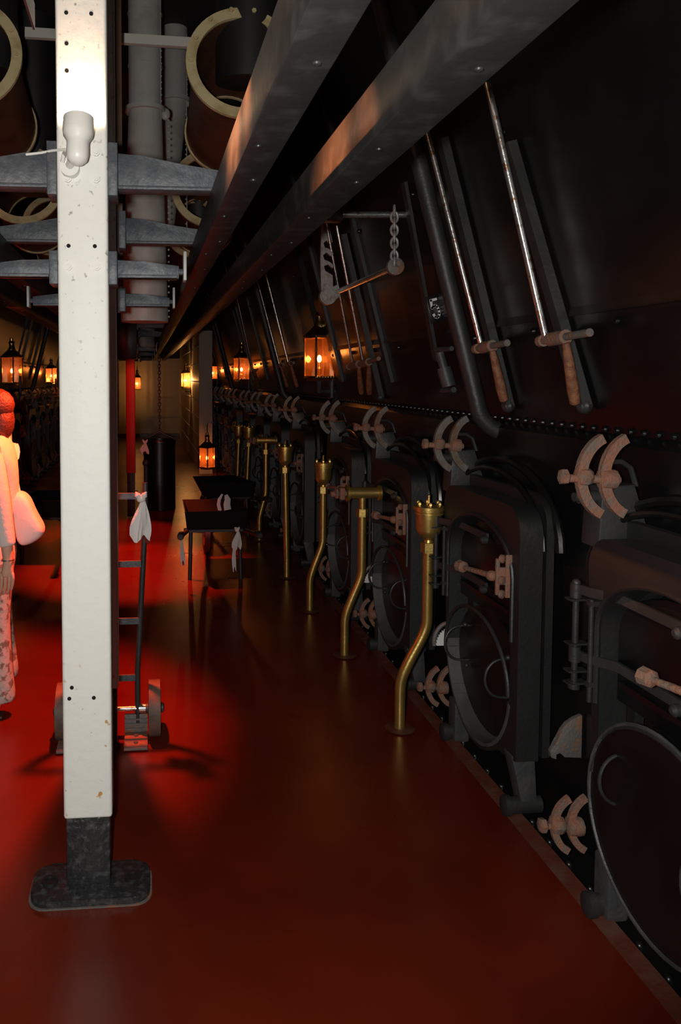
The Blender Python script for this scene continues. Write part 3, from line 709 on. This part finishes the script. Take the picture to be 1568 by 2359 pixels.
# ------------------------------------------------------------------ columns with arms
CW0, CW1 = -.266, -.113
CC = (CW0 + CW1) / 2
def arm_set(t, y, world=True, full=True):
    for sgn in (1, -1):
        X = lambda x: CC + sgn * (x - CC)
        hx = abs(CW1 - CC) + .004
        # upper tapered arm
        xo = .30
        m = MB(); m.box(X(CW1), X(CW1 + .03), y - .035, y + .09, H + .555, H + .715, .003); m.build('arm_block', 'grey', t, world)
        top = [(CW1 + .03, .692), (CW1 + .10, .687), (0.05, .675), (.12, .662), (.22, .648), (xo, .642)]
        P = [(X(x), y, H + z) for x, z in top] + [(X(xo), y, H + .583), (X(CW1 + .03), y, H + .579)]
        m = MB(); m.prism(P, (0, .03, 0), .003); m.box(X(CW1 + .03), X(xo), y - .02, y + .055, H + .579, H + .591, .003); m.build('upper_arm', 'grey', t, world)
        # lower short arm with pinned end plate
        m = MB(); m.box(X(CW1), X(CW1 + .027), y - .03, y + .08, H + .286, H + .388, .003); m.build('arm_block', 'grey', t, world)
        P = [(X(x), y, H + z) for x, z in ((CW1 + .027, .366), (.0, .362), (.105, .350), (.105, .310), (CW1 + .027, .310))]
        m = MB(); m.prism(P, (0, .03, 0), .003); m.box(X(CW1 + .03), X(.10), y - .012, y + .045, H + .310, H + .32, .002)
        m.cyl((X(.10), y + .015, H + .333), (X(.13), y + .015, H + .333), .010, 8); la = m.build('lower_arm', 'grey', t, world)
        m = MB(); m.box(X(.118), X(.128), y - .02, y + .05, H + .303, H + .392, .002); m.build('end_plate', 'duct', t, world)
def column(y, label, zp=.252, top=4.2, upper='column', base=True, nuts=True, w0=CW0, w1=CW1, arms=True):
    t = thing('column', label, 'column', (CC, y, 0), None)
    # upper white casing (channel with rounded edges)
    m = MB(); m.box(w0, w1, y, y + .11, zp, top, .011, 3); m.build('shaft', upper, t)
    m = MB(); m.box(w0 + .008, w1 - .008, y + .004, y + .105, .02, zp + .01, .004); m.build('foot_shaft', 'scuff', t)
    if base:
        a, b = w0 - .105, w1 + .118; y0, y1 = y - .055, y + .14; r = .055; pts = []
        for cx, cy, a0 in ((b - r, y1 - r, 0), (a + r, y1 - r, 90), (a + r, y0 + r, 180), (b - r, y0 + r, 270)):
            for k in range(7):
                an = math.radians(a0 + 15 * k); pts.append((cx + r * math.cos(an), cy + r * math.sin(an), .0))
        m = MB(); m.prism(pts, (0, 0, .026), .006); pl = m.build('base_plate', 'scuff', t)
        c = V((CC, y + .045, 0)); m = MB(); m.prism([(c.x + (p[0] - c.x) * 1.035, c.y + (p[1] - c.y) * 1.06, .0005) for p in pts], (0, 0, .004)); m.build('sealant_edge', 'rustgrey', pl)
        for x in (a + .055, b - .055):
            m = MB(); m.annulus((x, y + .045, .0265), (0, 0, 1), .017, .026, .006, 20); m.cyl((x, y + .045, .02), (x, y + .045, .0275), .017, 16); m.build('bolt_hole', 'dark', pl)
    if nuts:
        for z in (H + .68, H + .60, H + .337):
            for x in ((w0 + .034), (w1 - .034)):
                m = MB(); m.annulus((x, y + .0005, z), (0, -1, 0), .012, .017, .003, 16); m.cyl((x, y, z), (x, y - .009, z), .0125, 6); m.cyl((x, y - .009, z), (x, y - .015, z), .007, 10); m.build('bolt', upper, t)
        for x, z in ((w0 + .034, H + 1.09), (w1 - .045, H + 1.09), (w0 + .034, H + 1.0), (w0 + .034, H + .92), (w0 + .034, H + .40), (w1 - .04, H + .40),
                     (w0 + .03, .68), (w0 + .022, .645), (w1 - .055, .645)):
            m = MB(); m.cyl((x, y - .0015, z), (x, y + .01, z), .0062, 14); m.build('screw_hole', 'hole', t)
    if arms: arm_set(t, y + .04)
    return t
C1 = column(2.44, 'big white riveted steel column in the foreground on a black oblong base plate')
C2 = column(3.42, 'second white column, a thin sliver hidden behind the foreground column', zp=.275, w0=-.277, w1=-.127, base=False)
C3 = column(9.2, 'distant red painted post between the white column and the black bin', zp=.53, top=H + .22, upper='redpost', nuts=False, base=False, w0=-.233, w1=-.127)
m = MB(); m.box(-.33, -.10, 9.15, 9.4, H + .22, H + .75, .01); m.build('head_box', 'gloss', C3)
m = MB(); m.box(-.233, -.10, 9.25, 9.38, H + .7, 4.2); m.build('upper_shaft', 'black', C3)
# grey cross arms farther off
for y, l in ((11.2, 'distant grey bracket with arms high over the far aisle, nearer one'), (14.4, 'distant grey bracket with arms high over the far aisle, farther one')):
    t = thing('hanging_bracket', l, 'bracket', (CC, y, 0)); m = MB(); m.box(CC - .05, CC + .05, y, y + .1, H + .3, 4.2); m.build('hanger', 'black', t); arm_set(t, y + .02)

# column spotlight
lc = onY(183, 320, 2.34)
t = thing('spotlight', 'white bell-shaped spotlight on the foreground column, pointing up', 'spotlight', lc)
zt1 = onY(183, 264, 2.33).z; zb1 = onY(178, 380, 2.33).z; hh = zt1 - zb1
ax = V((.003, .03, hh)).normalized()
o0 = V((onY(178, 380, 2.33).x, 2.325, zb1))
m = MB(); m.lathe([(.004, 0), (.018, .003), (.029, .014), (.033, .032), (.032, hh * .45), (.034, hh * .52), (.043, hh * .62), (.045, hh * .72), (.044, hh), (.040, hh + .001), (.038, hh - .02), (.004, hh - .022)], o0, ax, 28)
m.build('lamp_shade', 'lampwhite', t)
m = MB(); m.lathe([(.002, 0), (.034, .001), (.034, .004), (.002, .005)], o0 + ax * (hh - .014), ax, 20); m.build('lens', 'lens', t)
c = onY(160, 383, 2.40); m = MB(); m.cyl(c, c + V((0, .04, 0)), .028, 18); m.tube([c + V((-.02, -.01, .01)), c + V((-.012, -.03, .03)), o0 + V((-.025, 0, .02))], .006, 8); m.cyl(c + V((0, -.01, 0)), o0 + V((0, .01, .03)), .012, 8); m.build('swivel_mount', 'lampwhite', t)
m = MB(); m.tube([onY(152, 344, 2.40), onY(120, 347, 2.44), onY(95, 352, 2.46), onY(60, 356, 2.47)], .004, 8); m.single('power_cable', 'lampwhite', 'thin white cable running left from the column spotlight', 'cable')
sp = light('spot_glow', 'SPOT', o0 + ax * (hh + .002), 7, (1, .60, .36), .02, spot_size=math.radians(168), spot_blend=.2)
sp.rotation_euler = (V((.0, .05, 1))).to_track_quat('-Z', 'Y').to_euler(); sp.rotation_euler = V((.02, .10, 1)).to_track_quat('-Z', 'Y').to_euler()

# caged lamp above the frame, its warm light grazing the overhead rails
t = thing('hanging_lamp', 'small caged lamp hanging over the aisle beside the overhead rails', 'lamp', (-.34, 1.62, 2.58))
m = MB(); m.lathe([(.05, .0), (.055, .02), (.03, .06), (.02, .09)], (-.34, 1.62, 2.59), n=20); m.cyl((-.34, 1.62, 2.67), (-.34, 1.62, 4.2), .008, 8); m.build('lamp_shade', 'gloss', t)
m = MB(); m.ball((-.34, 1.62, 2.58), .028, 12, (1, 1, 1.1)); m.build('bulb', 'bulb', t)
m = MB(); m.box(-.252, -.247, 1.5, 1.86, 2.44, 2.497); m.box(-.34, -.247, 1.655, 1.665, 2.60, 2.604); m.box(-.252, -.247, 1.655, 1.665, 2.49, 2.604); m.build('added_spill_blocker', 'gloss', t)  # unseen plate added to keep this lamp's light off the nearest furnace front
ol = light('hanging_lamp_glow', 'SPOT', (-.31, 1.66, 2.55), 560, (1, .30, .10), .008, spot_size=math.radians(46), spot_blend=1); aim(ol, (.26, 1.76, 2.14))

# ------------------------------------------------------------------ long rails overhead
def rail(x0, x1, label, y1=21.6, z0=.465, z1=.579):
    m = MB(); m.box(x0, x1, .25, y1, H + z0, H + z1, .004)
    for k in range(14):
        y = .75 + k * .37 + (k % 3) * .05; m.lathe([(.008, -.002), (.007, .003), (.001, .005)], ((x0 + x1) / 2 + (.012 if k % 2 else -.015), y, H + z0), (0, 0, -1), 10)
    m.single('overhead_rail', 'beam', label, 'overhead rail', 'overhead rails')

rail(.203, .281, 'left one of two dark overhead rails over the aisle, smooth orange glow on its side')
rail(.443, .537, 'right one of two dark overhead rails over the aisle, scratched side')
rail(XM - .281, XM - .203, 'dark overhead rail left of the white column, the inner one')
rail(XM - .537, XM - .443, 'dark overhead rail at the left edge, the outer one')

# ------------------------------------------------------------------ flue ducts overhead
def duct(cx, y, cz, label, hood=True):
    R = .285
    t = thing('flue_duct', label, 'duct', (cx, y, cz), 'brown flue ducts with cream bolted flanges')
    a = V((cx, y, cz)); b = V((cx, y + .75, cz - .12)); ax = (b - a).normalized()
    m = MB(); m.pipe(a + ax * .02, b, R * .86, .012, 40); m.build('barrel', 'brown', t)
    fl_ = MB(); fl_.annulus(a, V((0, 1, -.12)).normalized(), R - .052, R, .022, 48); f = fl_.build('front_flange', 'flange', t)
    for k in range(14):
        an = 2 * PI * k / 14; m = MB(); c = a + V(((R - .026) * math.cos(an), -.001, (R - .026) * math.sin(an)))
        m.cyl(c, c + V((0, -.009, .001)), .012, 6); m.cyl(c, c + V((0, -.015, .001)), .006, 8); m.build('bolt', 'flange', f)
    m = MB(); m.annulus(b, ax, R * .80, R * .895, .02, 40); m.build('rear_flange', 'flange', t)
    if hood:
        m = MB(); m.cyl((cx + .06, y + .12, 4.2), (cx + .06, y + .22, cz - .02), R * .62, 28); m.build('inner_pipe', 'dark', t)
    return t
for i, (y, dz) in enumerate(((4.0, 1.58), (5.7, 1.36), (7.4, 1.40))):
    duct(.49 - .02 * i, y, H + dz, ['nearest brown flue duct on the right overhead, its cream flange beside the left rail', 'middle brown flue duct on the right overhead, below the nearest one', 'farthest brown flue duct on the right overhead, a small cream arc'][i])
    duct(-.88 + .02 * i, y, H + dz, ['nearest brown flue duct at the top left corner', 'middle brown flue duct on the left overhead, bottom arc left of the column', 'farthest brown flue duct on the left overhead, peeping by the column'][i])
def vent(px0, px1, ytop, yfl, px2, px3, ybot, Y, label, slant=0):
    a0, a1 = onY(px0, ytop, Y), onY(px1, ytop, Y); f0, f1 = onY(px0, yfl, Y), onY(px1, yfl, Y); b0, b1 = onY(px2, ybot, Y), onY(px3, ybot, Y)
    t = thing('ventilation_trunk', label, 'ventilation trunk', ((b0.x + b1.x) / 2, Y, b0.z), 'white ventilation trunks')
    c = (f0 + f1) / 2; r = (f1.x - f0.x) / 2; cb = (b0 + b1) / 2; rb = (b1.x - b0.x) / 2
    m = MB(); m.cyl(c, (c.x, Y, 4.2), r, 32)
    for k in range(3 if Y < 5 else 1): m.cyl((c.x, Y, c.z + .25 + .3 * k), (c.x, Y, c.z + .258 + .3 * k), r + .003, 32)
    m.build('upper_tube', 'duct', t)
    m = MB(); m.cyl(cb, c, rb, 32, r); m.build('lower_tube', 'duct', t)
    m = MB(); m.cyl(c + V((0, 0, -.012)), c + V((0, 0, .012)), r + .022, 32); m.ball(c + V((r + .02, -.01, -.02)), .028, 10, (1, .6, 1.3)); m.build('joint_ring', 'duct', t)
    m = MB(); m.bar((c.x + r * .9, Y - r * .33, cb.z + .01), (c.x + r * .9, Y - r * .33, 4.15), .02, .006, side=(0, 1, 0))
    for k in range(44):
        z = cb.z + .03 + k * .036
        if z < 4.15: m.ball((c.x + (rb if z < c.z else r) * .94, Y - r * .35, z), .0065, 6)
    m.build('rivet_seam', 'duct', t)
    return t
vent(296, 373, 0, 255, 278, 388, 742, 4.75, 'nearest thick white ventilation trunk right behind the foreground column')
vent(372, 432, 0, 232, 345, 398, 560, 5.9, 'thinner white ventilation trunk, right of the nearest one')
t = thing('ventilation_trunk', 'small pale trunk mouth far down the aisle under the cross arms', 'ventilation trunk', (0, 12, 2.2), 'white ventilation trunks')
m = MB(); m.cyl(onY(331, 800, 12), onY(331, 800, 12) * 1 + V((0, 0, 4.2 - onY(331, 800, 12).z)), .17, 24); m.build('lower_tube', 'duct', t)
m = MB(); a = onY(58, 76, 4.25); b = onY(445, 88, 4.25); m.bar((a.x, 4.25, a.z), (b.x, 4.25, a.z - .02), .05, .03); m.single('cross_strut', 'strut', 'pale horizontal strut across the top left, between the two flue flanges', 'strut')
m = MB(); m.bar((-.128, 3.68, H + .3), (-.128, 3.68, 4.2), .05, .03, side=(1, 0, 0)); m.single('hanger_post', 'brown', 'thin dark brown upright behind the column, between it and the white trunk', 'post')

# ------------------------------------------------------------------ sack truck
YT = 3.565
t = thing('sack_truck', 'black sack truck standing behind the foreground column', 'hand truck', (-.17, YT, 0))
for xr0, xr1 in ((-.045, -.006), (-.300, -.340)):
    m = MB(); m.tube([(xr0, YT, .06), (xr0, YT, .3), (xr1, YT + .02, 1.0), (xr1, YT + .02, 1.17)], .013, 10); m.build('side_rail', 'black', t)
for z in (1.112, .80, .535, .27):
    m = MB(); f = (z - .3) / .8; m.bar((-.30 - .03 * max(f, 0), YT, z), (-.045 + .03 * max(f, 0), YT, z), .028, .012); m.build('cross_rung', 'grey', t)
m = MB(); m.cyl((-.42, YT, .125), (.075, YT, .125), .0115, 12); m.cyl((-.04, YT, .125), (.0, YT, .125), .02, 12); m.build('axle', 'steel', t)
for x in (.032, -.385):
    m = MB(); m.lathe([(.03, -.03), (.035, -.026), (.105, -.022), (.115, -.028), (.125, -.026), (.125, .026), (.115, .028), (.105, .022), (.035, .026), (.03, .03)], (x, YT, .125), (1, 0, 0), 36); wh = m.build('wheel', 'wheel', t)
    m = MB(); m.lathe([(.012, -.045), (.022, -.04), (.022, .04), (.012, .045)], (x, YT, .125), (1, 0, 0), 14); m.build('hub', 'iron', wh)
for x0, x1 in ((-.105, .0), (-.40, -.30)):
    m = MB(); m.box(x0, x1, YT - .17, YT + .0, .006, .018, .002); m.box(x0, x1, YT - .01, YT + .005, .006, .10, .002)
    for k in range(3): m.box(x0, x1, YT - .015, YT - .008, .03 + .022 * k, .037 + .022 * k)
    tp = m.build('toe_plate', 'rustgrey', t)
    m = MB()
    for k in range(2): m.cyl(((x0 + x1) / 2, YT - .05 - .07 * k, .018), ((x0 + x1) / 2, YT - .05 - .07 * k, .023), .010, 8)
    m.build('rivet', 'iron', tp)

def rag(px, py0, py1, Y, w, label, seed=0, tails=1, knot=True):
    """knotted cotton cloth: gathered at the knot and flaring with folds"""
    rnd = random.Random(seed); top = onY(px, py0, Y); bot = onY(px, py1, Y); L = top.z - bot.z
    m = MB(); N = 26; rings = []
    K = 12; ph = rnd.random() * 6
    for k in range(K + 1):
        u = k / K; wv = w * (.18 + .82 * math.sin(min(u * 1.25, 1) * PI / 2) ** 1.1) * (1 - .22 * max(u - .75, 0) * 4 * .6)
        ring = []
        for j in range(N):
            a = 2 * PI * j / N; f = 1 + (.30 * u + .1) * math.sin(5 * a + ph + u * 1.5) * .6 + .1 * math.sin(9 * a + 2 * ph)
            zz = top.z - L * u - (rnd.random() * .012 + .02 * math.sin(3 * a + ph)) * u
            ring.append(m.bm.verts.new((top.x + wv / 2 * f * math.cos(a) + .008 * math.sin(3 * u + ph), Y + wv / 3.2 * f * math.sin(a), zz)))
        rings.append(ring)
    for a, b in zip(rings, rings[1:]):
        for j in range(N): m.bm.faces.new((a[j], a[(j + 1) % N], b[(j + 1) % N], b[j]))
    m.bm.faces.new(rings[0]); m.bm.faces.new(list(reversed(rings[-1])))
    if knot:
        m.ball(top, w * .16 + .006, 10, (1.1, 1, .8))
        for s in (-1, 1): m.tube([top, top + V((s * w * .2, -.005, .02)), top + V((s * w * .3, -.005, w * .42))], [w * .1 + .003, w * .13 + .003, .002], 8)
    return m.single('rag', 'cotton', label, 'rag', 'white rags tied to handles')
rag(325, 1150, 1238, YT - .035, .082, 'large white cotton rag knotted on top of the sack truck rail', 3)

# ------------------------------------------------------------------ wheelbarrows
def barrow(label, loc, s=1.0, rz=0):
    t = thing('wheelbarrow', label, 'wheelbarrow', (0, 0, 0), 'black iron wheelbarrows'); ORG[t.name] = V((0, 0, 0))
    B = lambda mb, n, mt, p=t: mb.build(n, mt, p, False)
    m = MB()
    a = [(-.235, -.08, .42), (.235, -.08, .42), (.17, .45, .38), (-.17, .45, .38)]
    b = [(-.255, -.12, .575), (.255, -.12, .575), (.24, .62, .56), (-.24, .62, .56)]
    ai = [(x * .95, y + .01, z + .012) for x, y, z in a]; bi = [(x * .96, y * .985 + .006, z) for x, y, z in b]
    m._add(a + b + ai + bi, [(3, 2, 1, 0)] + [(i, (i + 1) % 4, 4 + (i + 1) % 4, 4 + i) for i in range(4)] + [(8, 9, 10, 11)] + [(8 + (i + 1) % 4, 8 + i, 12 + i, 12 + (i + 1) % 4) for i in range(4)] + [(4 + i, 4 + (i + 1) % 4, 12 + (i + 1) % 4, 12 + i) for i in range(4)])
    B(m, 'tray', 'soot')
    for sx in (-1, 1):
        m = MB(); m.tube([(sx * .30, -.42, .44), (sx * .24, -.1, .41), (sx * .14, .6, .33), (sx * .07, .95, .21)], .018, 10); m.lathe([(.02, 0), (.026, .01), (.026, .10), (.018, .115)], (sx * .305, -.47, .442), (-.1 * sx, 1, 0), 12); B(m, 'handle', 'black')
        m = MB(); m.tube([(sx * .20, .0, .42), (sx * .205, -.02, .2), (sx * .21, -.03, 0)], .017, 10); B(m, 'leg', 'black')
    m = MB(); m.bar((-.26, -.06, .415), (.22, -.06, .415), .035, .02); B(m, 'cross_bar', 'black')
    m = MB(); m.annulus((-.025, .95, .21), (1, 0, 0), .17, .205, .05, 32)
    for k in range(6):
        an = PI * k / 6; m.bar((0, .95 - .18 * math.cos(an), .21 - .18 * math.sin(an)), (0, .95 + .18 * math.cos(an), .21 + .18 * math.sin(an)), .02, .012, side=(1, 0, 0))
    m.cyl((-.08, .95, .21), (.08, .95, .21), .02, 10); B(m, 'wheel', 'wood')
    t.location = loc; t.scale = (s, s, s); t.rotation_euler.z = rz
    return t
p = onZ(496, 1334, 0); barrow('nearest black wheelbarrow in the aisle, rags on its handles', (p.x, p.y + .03, 0), 1.0)
p = onZ(520, 1250, 0); barrow('second wheelbarrow close behind the first, with dark red wheel', (p.x + .05, p.y + .3, 0), 1.0, .15)
p = onZ(70, 1312, 0); barrow('wheelbarrow behind the woman at the left, handle glowing orange', (p.x + .1, p.y + .25, 0), 1.0, -.12)
rag(421, 1236, 1295, 5.98, .035, 'thin white rag dangling from the left handle of the nearest wheelbarrow', 5)
rag(546, 1222, 1262, 5.98, .065, 'white rag knotted round the right handle of the nearest wheelbarrow', 8)
rag(541, 1240, 1310, 5.96, .028, 'long thin white rag tail beside the right handle of the nearest wheelbarrow', 9, knot=False)
def loop_rag(pts, Y, w, label):
    m = MB(); m.tube([onY(x, y, Y) for x, y in pts], [w * .5, w * .9, w, w * 1.05, w * .8, w * .35][:len(pts)], 8, side=(0, 1, 0), sec=[(-.35, -1), (.35, -.8), (.45, 0), (.3, .9), (-.3, 1), (-.5, 0)]); m.single('rag', 'cotton', label, 'rag', 'white rags tied to handles')
loop_rag([(512, 1138), (505, 1150), (503, 1162), (506, 1175), (513, 1185)], 6.9, .016, 'curled white rag hanging over the back of the nearest wheelbarrow, left strip')
loop_rag([(520, 1140), (524, 1150), (522, 1162), (524, 1174)], 6.88, .03, 'short wide white rag lying on the back of the nearest wheelbarrow, right strip')

# ------------------------------------------------------------------ ash bucket
bz = onZ(368, 1172, 0); Yb = bz.y
t = thing('ash_bin', 'tall black ash bin standing in the middle of the aisle, far back', 'bin', (bz.x, Yb, 0))
R = 37 / 1815 * Yb; hb = onY(368, 1012, Yb).z
m = MB(); m.lathe([(R * .97, 0), (R, .01), (R * .985, .03), (R * .985, hb - .04), (R * 1.02, hb - .035), (R * 1.02, hb - .012), (R * .98, hb), (R * .94, hb - .002), (R * .93, .02), (.01, .02)], (bz.x, Yb, 0), n=40); m.build('body', 'gloss', t)
m = MB(); m.tube([(bz.x - R * .95, Yb, hb - .06), (bz.x - R * .9, Yb, hb + .01), (bz.x - R * .3, Yb, hb + .06), (bz.x, Yb, hb + .10), (bz.x + R * .3, Yb, hb + .06), (bz.x + R * .9, Yb, hb + .01), (bz.x + R * .95, Yb, hb - .06)], .014, 8); m.build('bail_handle', 'black', t)
m = MB(); q = V((bz.x - R * .85, Yb - R * .75, hb - .28)); m.cyl(q, q + V((0, 0, -.36)), .028, 12); m.ball(q, .045, 12); m.build('counterweight', 'black', t)
chain((bz.x, Yb, H + .28), (bz.x, Yb, hb + .10), 24, .028, .016, .006, 'long thin dark chain hanging down to the black ash bin', 'iron')
rag(334, 1020, 1042, Yb - R - .03, .10, 'small pinkish rag tied at the rim of the black ash bin', 11)

# ------------------------------------------------------------------ port (left) row, seen past the column
LB = {1: 'dark boiler casing on the left side, nearer one, behind the left lantern', 2: 'dark boiler casing on the left side, farther one by the column edge'}
for i in (1, 2):
    c = copy_tree(boil[i]); c.rotation_euler.z = PI; c.location = (XM - CX0, Y0 + BP * i + 4.9, 0); c['label'] = LB[i]
for i in range(5, 12):
    c = copy_tree(proto); c.rotation_euler.z = PI; c.location = (XM - 1.36, FY[i] + .92, 0)
    c['label'] = 'dark furnace front in the left row behind the woman, %s one from the front' % ORD[i - 5]; c['group'] = 'furnace fronts along the left-hand boilers'
c = dup(fp, 0, 'thick dark pipe on the left boiler casing, just left of the white column'); c.rotation_euler.z = PI; c.location = (XM - fp.location.x, 13.3, fp.location.z)

# ------------------------------------------------------------------ woman
YW = 3.91
W0 = V((-.76, YW, 0))
def skin(name, chains, mt, parent, sub=2):
    """chains: list of lists of (x,y,z,rx,ry); links: first entry may be an int tuple ('@', chain, idx)"""
    vs, es, rad, roots, idx = [], [], [], [], {}
    for ci, ch in enumerate(chains):
        prev = None; start = 0
        if ch[0][0] == '@': prev = idx[(ch[0][1], ch[0][2])]; start = 1
        else: roots.append(len(vs))
        for k in range(start, len(ch)):
            x, y, z, r = ch[k][:4]; r2 = ch[k][4] if len(ch[k]) > 4 else r
            vs.append((x, y, z)); rad.append((r, r2)); idx[(ci, k)] = len(vs) - 1
            if prev is not None: es.append((prev, len(vs) - 1))
            prev = len(vs) - 1
    me = bpy.data.meshes.new(name); me.from_pydata(vs, es, []); me.update()
    o = bpy.data.objects.new(name, me); COL.objects.link(o); o.parent = parent
    md = o.modifiers.new('skin', 'SKIN'); md.use_smooth_shade = True
    sv = me.skin_vertices[0].data
    for i, r in enumerate(rad): sv[i].radius = r; sv[i].use_root = i in roots
    ss = o.modifiers.new('sub', 'SUBSURF'); ss.levels = sub; ss.render_levels = sub
    me.materials.append(M[mt]); return o
wm = thing('person', 'woman in pale cardigan and patterned trousers at the left edge, lit orange from behind', 'person', W0)
ns = -.17                                    # near (left) side of the body
fingers = []  # near hand
hp = (.113, ns - .055, .735)
for k, (fx, ln) in enumerate(((-.026, .072), (-.009, .080), (.009, .075), (.025, .060))):
    x = hp[0] + fx; fingers.append([(x * .98 + .0, hp[1], hp[2] + .01, .009), (x, hp[1] - .004, hp[2] - .02, .009), (x - .004, hp[1] + .004, hp[2] - .02 - ln * .55, .0082), (x - .012, hp[1] + .016, hp[2] - .02 - ln, .0065)])
thumb = [(hp[0] - .02, hp[1] + .005, hp[2] + .03, .011), (hp[0] - .045, hp[1] + .004, hp[2] + .005, .0105), (hp[0] - .056, hp[1] + .012, hp[2] - .028, .0085)]
body = [
    [(0, 0, .90, .115, .13), (0, 0, 1.05, .10, .115), (.01, 0, 1.2, .10, .13), (.02, 0, 1.31, .075, .12), (.005, 0, 1.38, .045, .045), (-.01, 0, 1.43, .052, .05), (-.02, 0, 1.475, .085, .068), (-.015, 0, 1.53, .072, .062)],
    [('@', 0, 3), (.03, ns + .02, 1.315, .05), (.075, ns - .03, 1.10, .042), (.10, ns - .045, .98, .036), (.112, ns - .05, .86, .030), (.115, ns - .053, .79, .022), (.113, ns - .055, .745, .032, .018), (.113, ns - .055, .715, .034, .015)],
    [('@', 0, 3), (.03, -ns - .02, 1.315, .05), (.04, -ns + .03, 1.05, .040), (-.02, -ns + .04, .84, .028), (-.04, -ns + .04, .75, .026)],
    [('@', 0, 0), (0, -.085, .82, .095), (.0, -.09, .48, .058), (.02, -.09, .12, .038), (.03, -.09, .05, .036), (-.06, -.09, .035, .035, .026), (-.14, -.09, .025, .03, .018)],
    [('@', 0, 0), (0, .085, .82, .095), (.0, .10, .48, .058), (.03, .10, .12, .038), (.04, .10, .05, .036), (-.05, .10, .035, .035, .026), (-.13, .10, .025, .03, .018)],
] + fingers + [thumb]
skin('body', body, 'skin', wm)
skin('cardigan', [[(.0, 0, .93, .135, .15), (.005, 0, 1.03, .118, .135), (.01, 0, 1.19, .112, .145), (.02, 0, 1.31, .088, .135), (.008, 0, 1.365, .055, .06)],
                  [('@', 0, 3), (.03, ns + .015, 1.315, .062), (.075, ns - .03, 1.10, .056), (.095, ns - .043, .96, .052), (.107, ns - .048, .875, .050), (.108, ns - .048, .865, .046)],
                  [('@', 0, 3), (.03, -ns - .015, 1.315, .062), (.04, -ns + .03, 1.05, .053), (-.01, -ns + .04, .88, .045)]], 'top', wm)
skin('undershirt', [[(.0, 0, .86, .14, .155), (0, 0, .93, .13, .145), (0, 0, 1.0, .10, .12)]], 'aqua', wm)
skin('trousers', [[(0, 0, .92, .12, .14), (0, 0, .86, .13, .14)],
                  [('@', 0, 1), (.02, -.085, .76, .108), (.025, -.09, .48, .078), (.04, -.09, .22, .074), (.045, -.09, .09, .085, .07), (.045, -.09, .075, .08, .065)],
                  [('@', 0, 1), (0, .085, .76, .108), (0, .10, .48, .078), (.03, .10, .22, .074), (.04, .10, .09, .085, .07)]], 'trouser', wm)
m = MB(); m.ball((.018, 0, 1.50), .098, 16, (1, .9, 1.02)); m.ball((.055, 0, 1.44), .075, 14, (.85, 1.05, 1.35)); m.ball((.03, -.02, 1.52), .09, 14, (1.05, .8, .9)); m.build('hair', 'hair', wm, False)
m = MB(); m.ball((-.098, 0, 1.465), .014, 8, (1, .7, 1.2)); m.ball((-.085, -.028, 1.488), .009, 8); m.ball((-.085, .028, 1.488), .009, 8); m.build('face_features', 'skin', wm, False)
m = MB(); m.annulus((.114, ns - .053, .80), (0, 0, 1), .026, .030, .006, 20); m.build('bracelet', 'steel', wm, False)
# sandal under near foot
for y in (-.09, .10):
    m = MB(); m.box(-.16, .06, y - .038, y + .038, 0.0, .014, .005); m.build('sandal_sole', 'brown', wm, False)
# bag hanging behind her
t = thing('shoulder_bag', 'large soft white bag hanging behind the woman\'s arm', 'bag', (-.57, YW + .02, .85))
m = MB(); Yg = YW - .04
outl = [(36, 1132), (52, 1134), (66, 1148), (75, 1172), (87, 1196), (104, 1222), (98, 1240), (78, 1254), (55, 1264), (36, 1260), (22, 1200), (24, 1140)]
front = [onY(x, y, Yg) for x, y in outl]; cen = sum(front, V()) / len(front)
n = len(front); lay = []
for off, s in ((-.02, .72), (0, .93), (.05, 1.0), (.11, .93), (.14, .7)):
    lay.append([m.bm.verts.new(cen + (p - cen) * s + V((0, off, 0))) for p in front])
for a, b in zip(lay, lay[1:]):
    for j in range(n): m.bm.faces.new((a[j], a[(j + 1) % n], b[(j + 1) % n], b[j]))
m.bm.faces.new(lay[0]); m.bm.faces.new(list(reversed(lay[-1])))
bo = m.build('pouch', 'bag', t); sub = bo.modifiers.new('sub', 'SUBSURF'); sub.levels = 2; sub.render_levels = 2
m = MB(); m.tube([onY(60, 1156, Yg + .05), onY(70, 1166, Yg + .03), onY(69, 1182, Yg), onY(60, 1175, Yg - .01)], .008, 8)
m.tube([onY(45, 1146, Yg + .05), onY(35, 1100, Yg + .06), onY(22, 1040, Yg + .1), onY(8, 1012, Yg + .16)], .012, 8)
m.build('strap', 'bag', t)
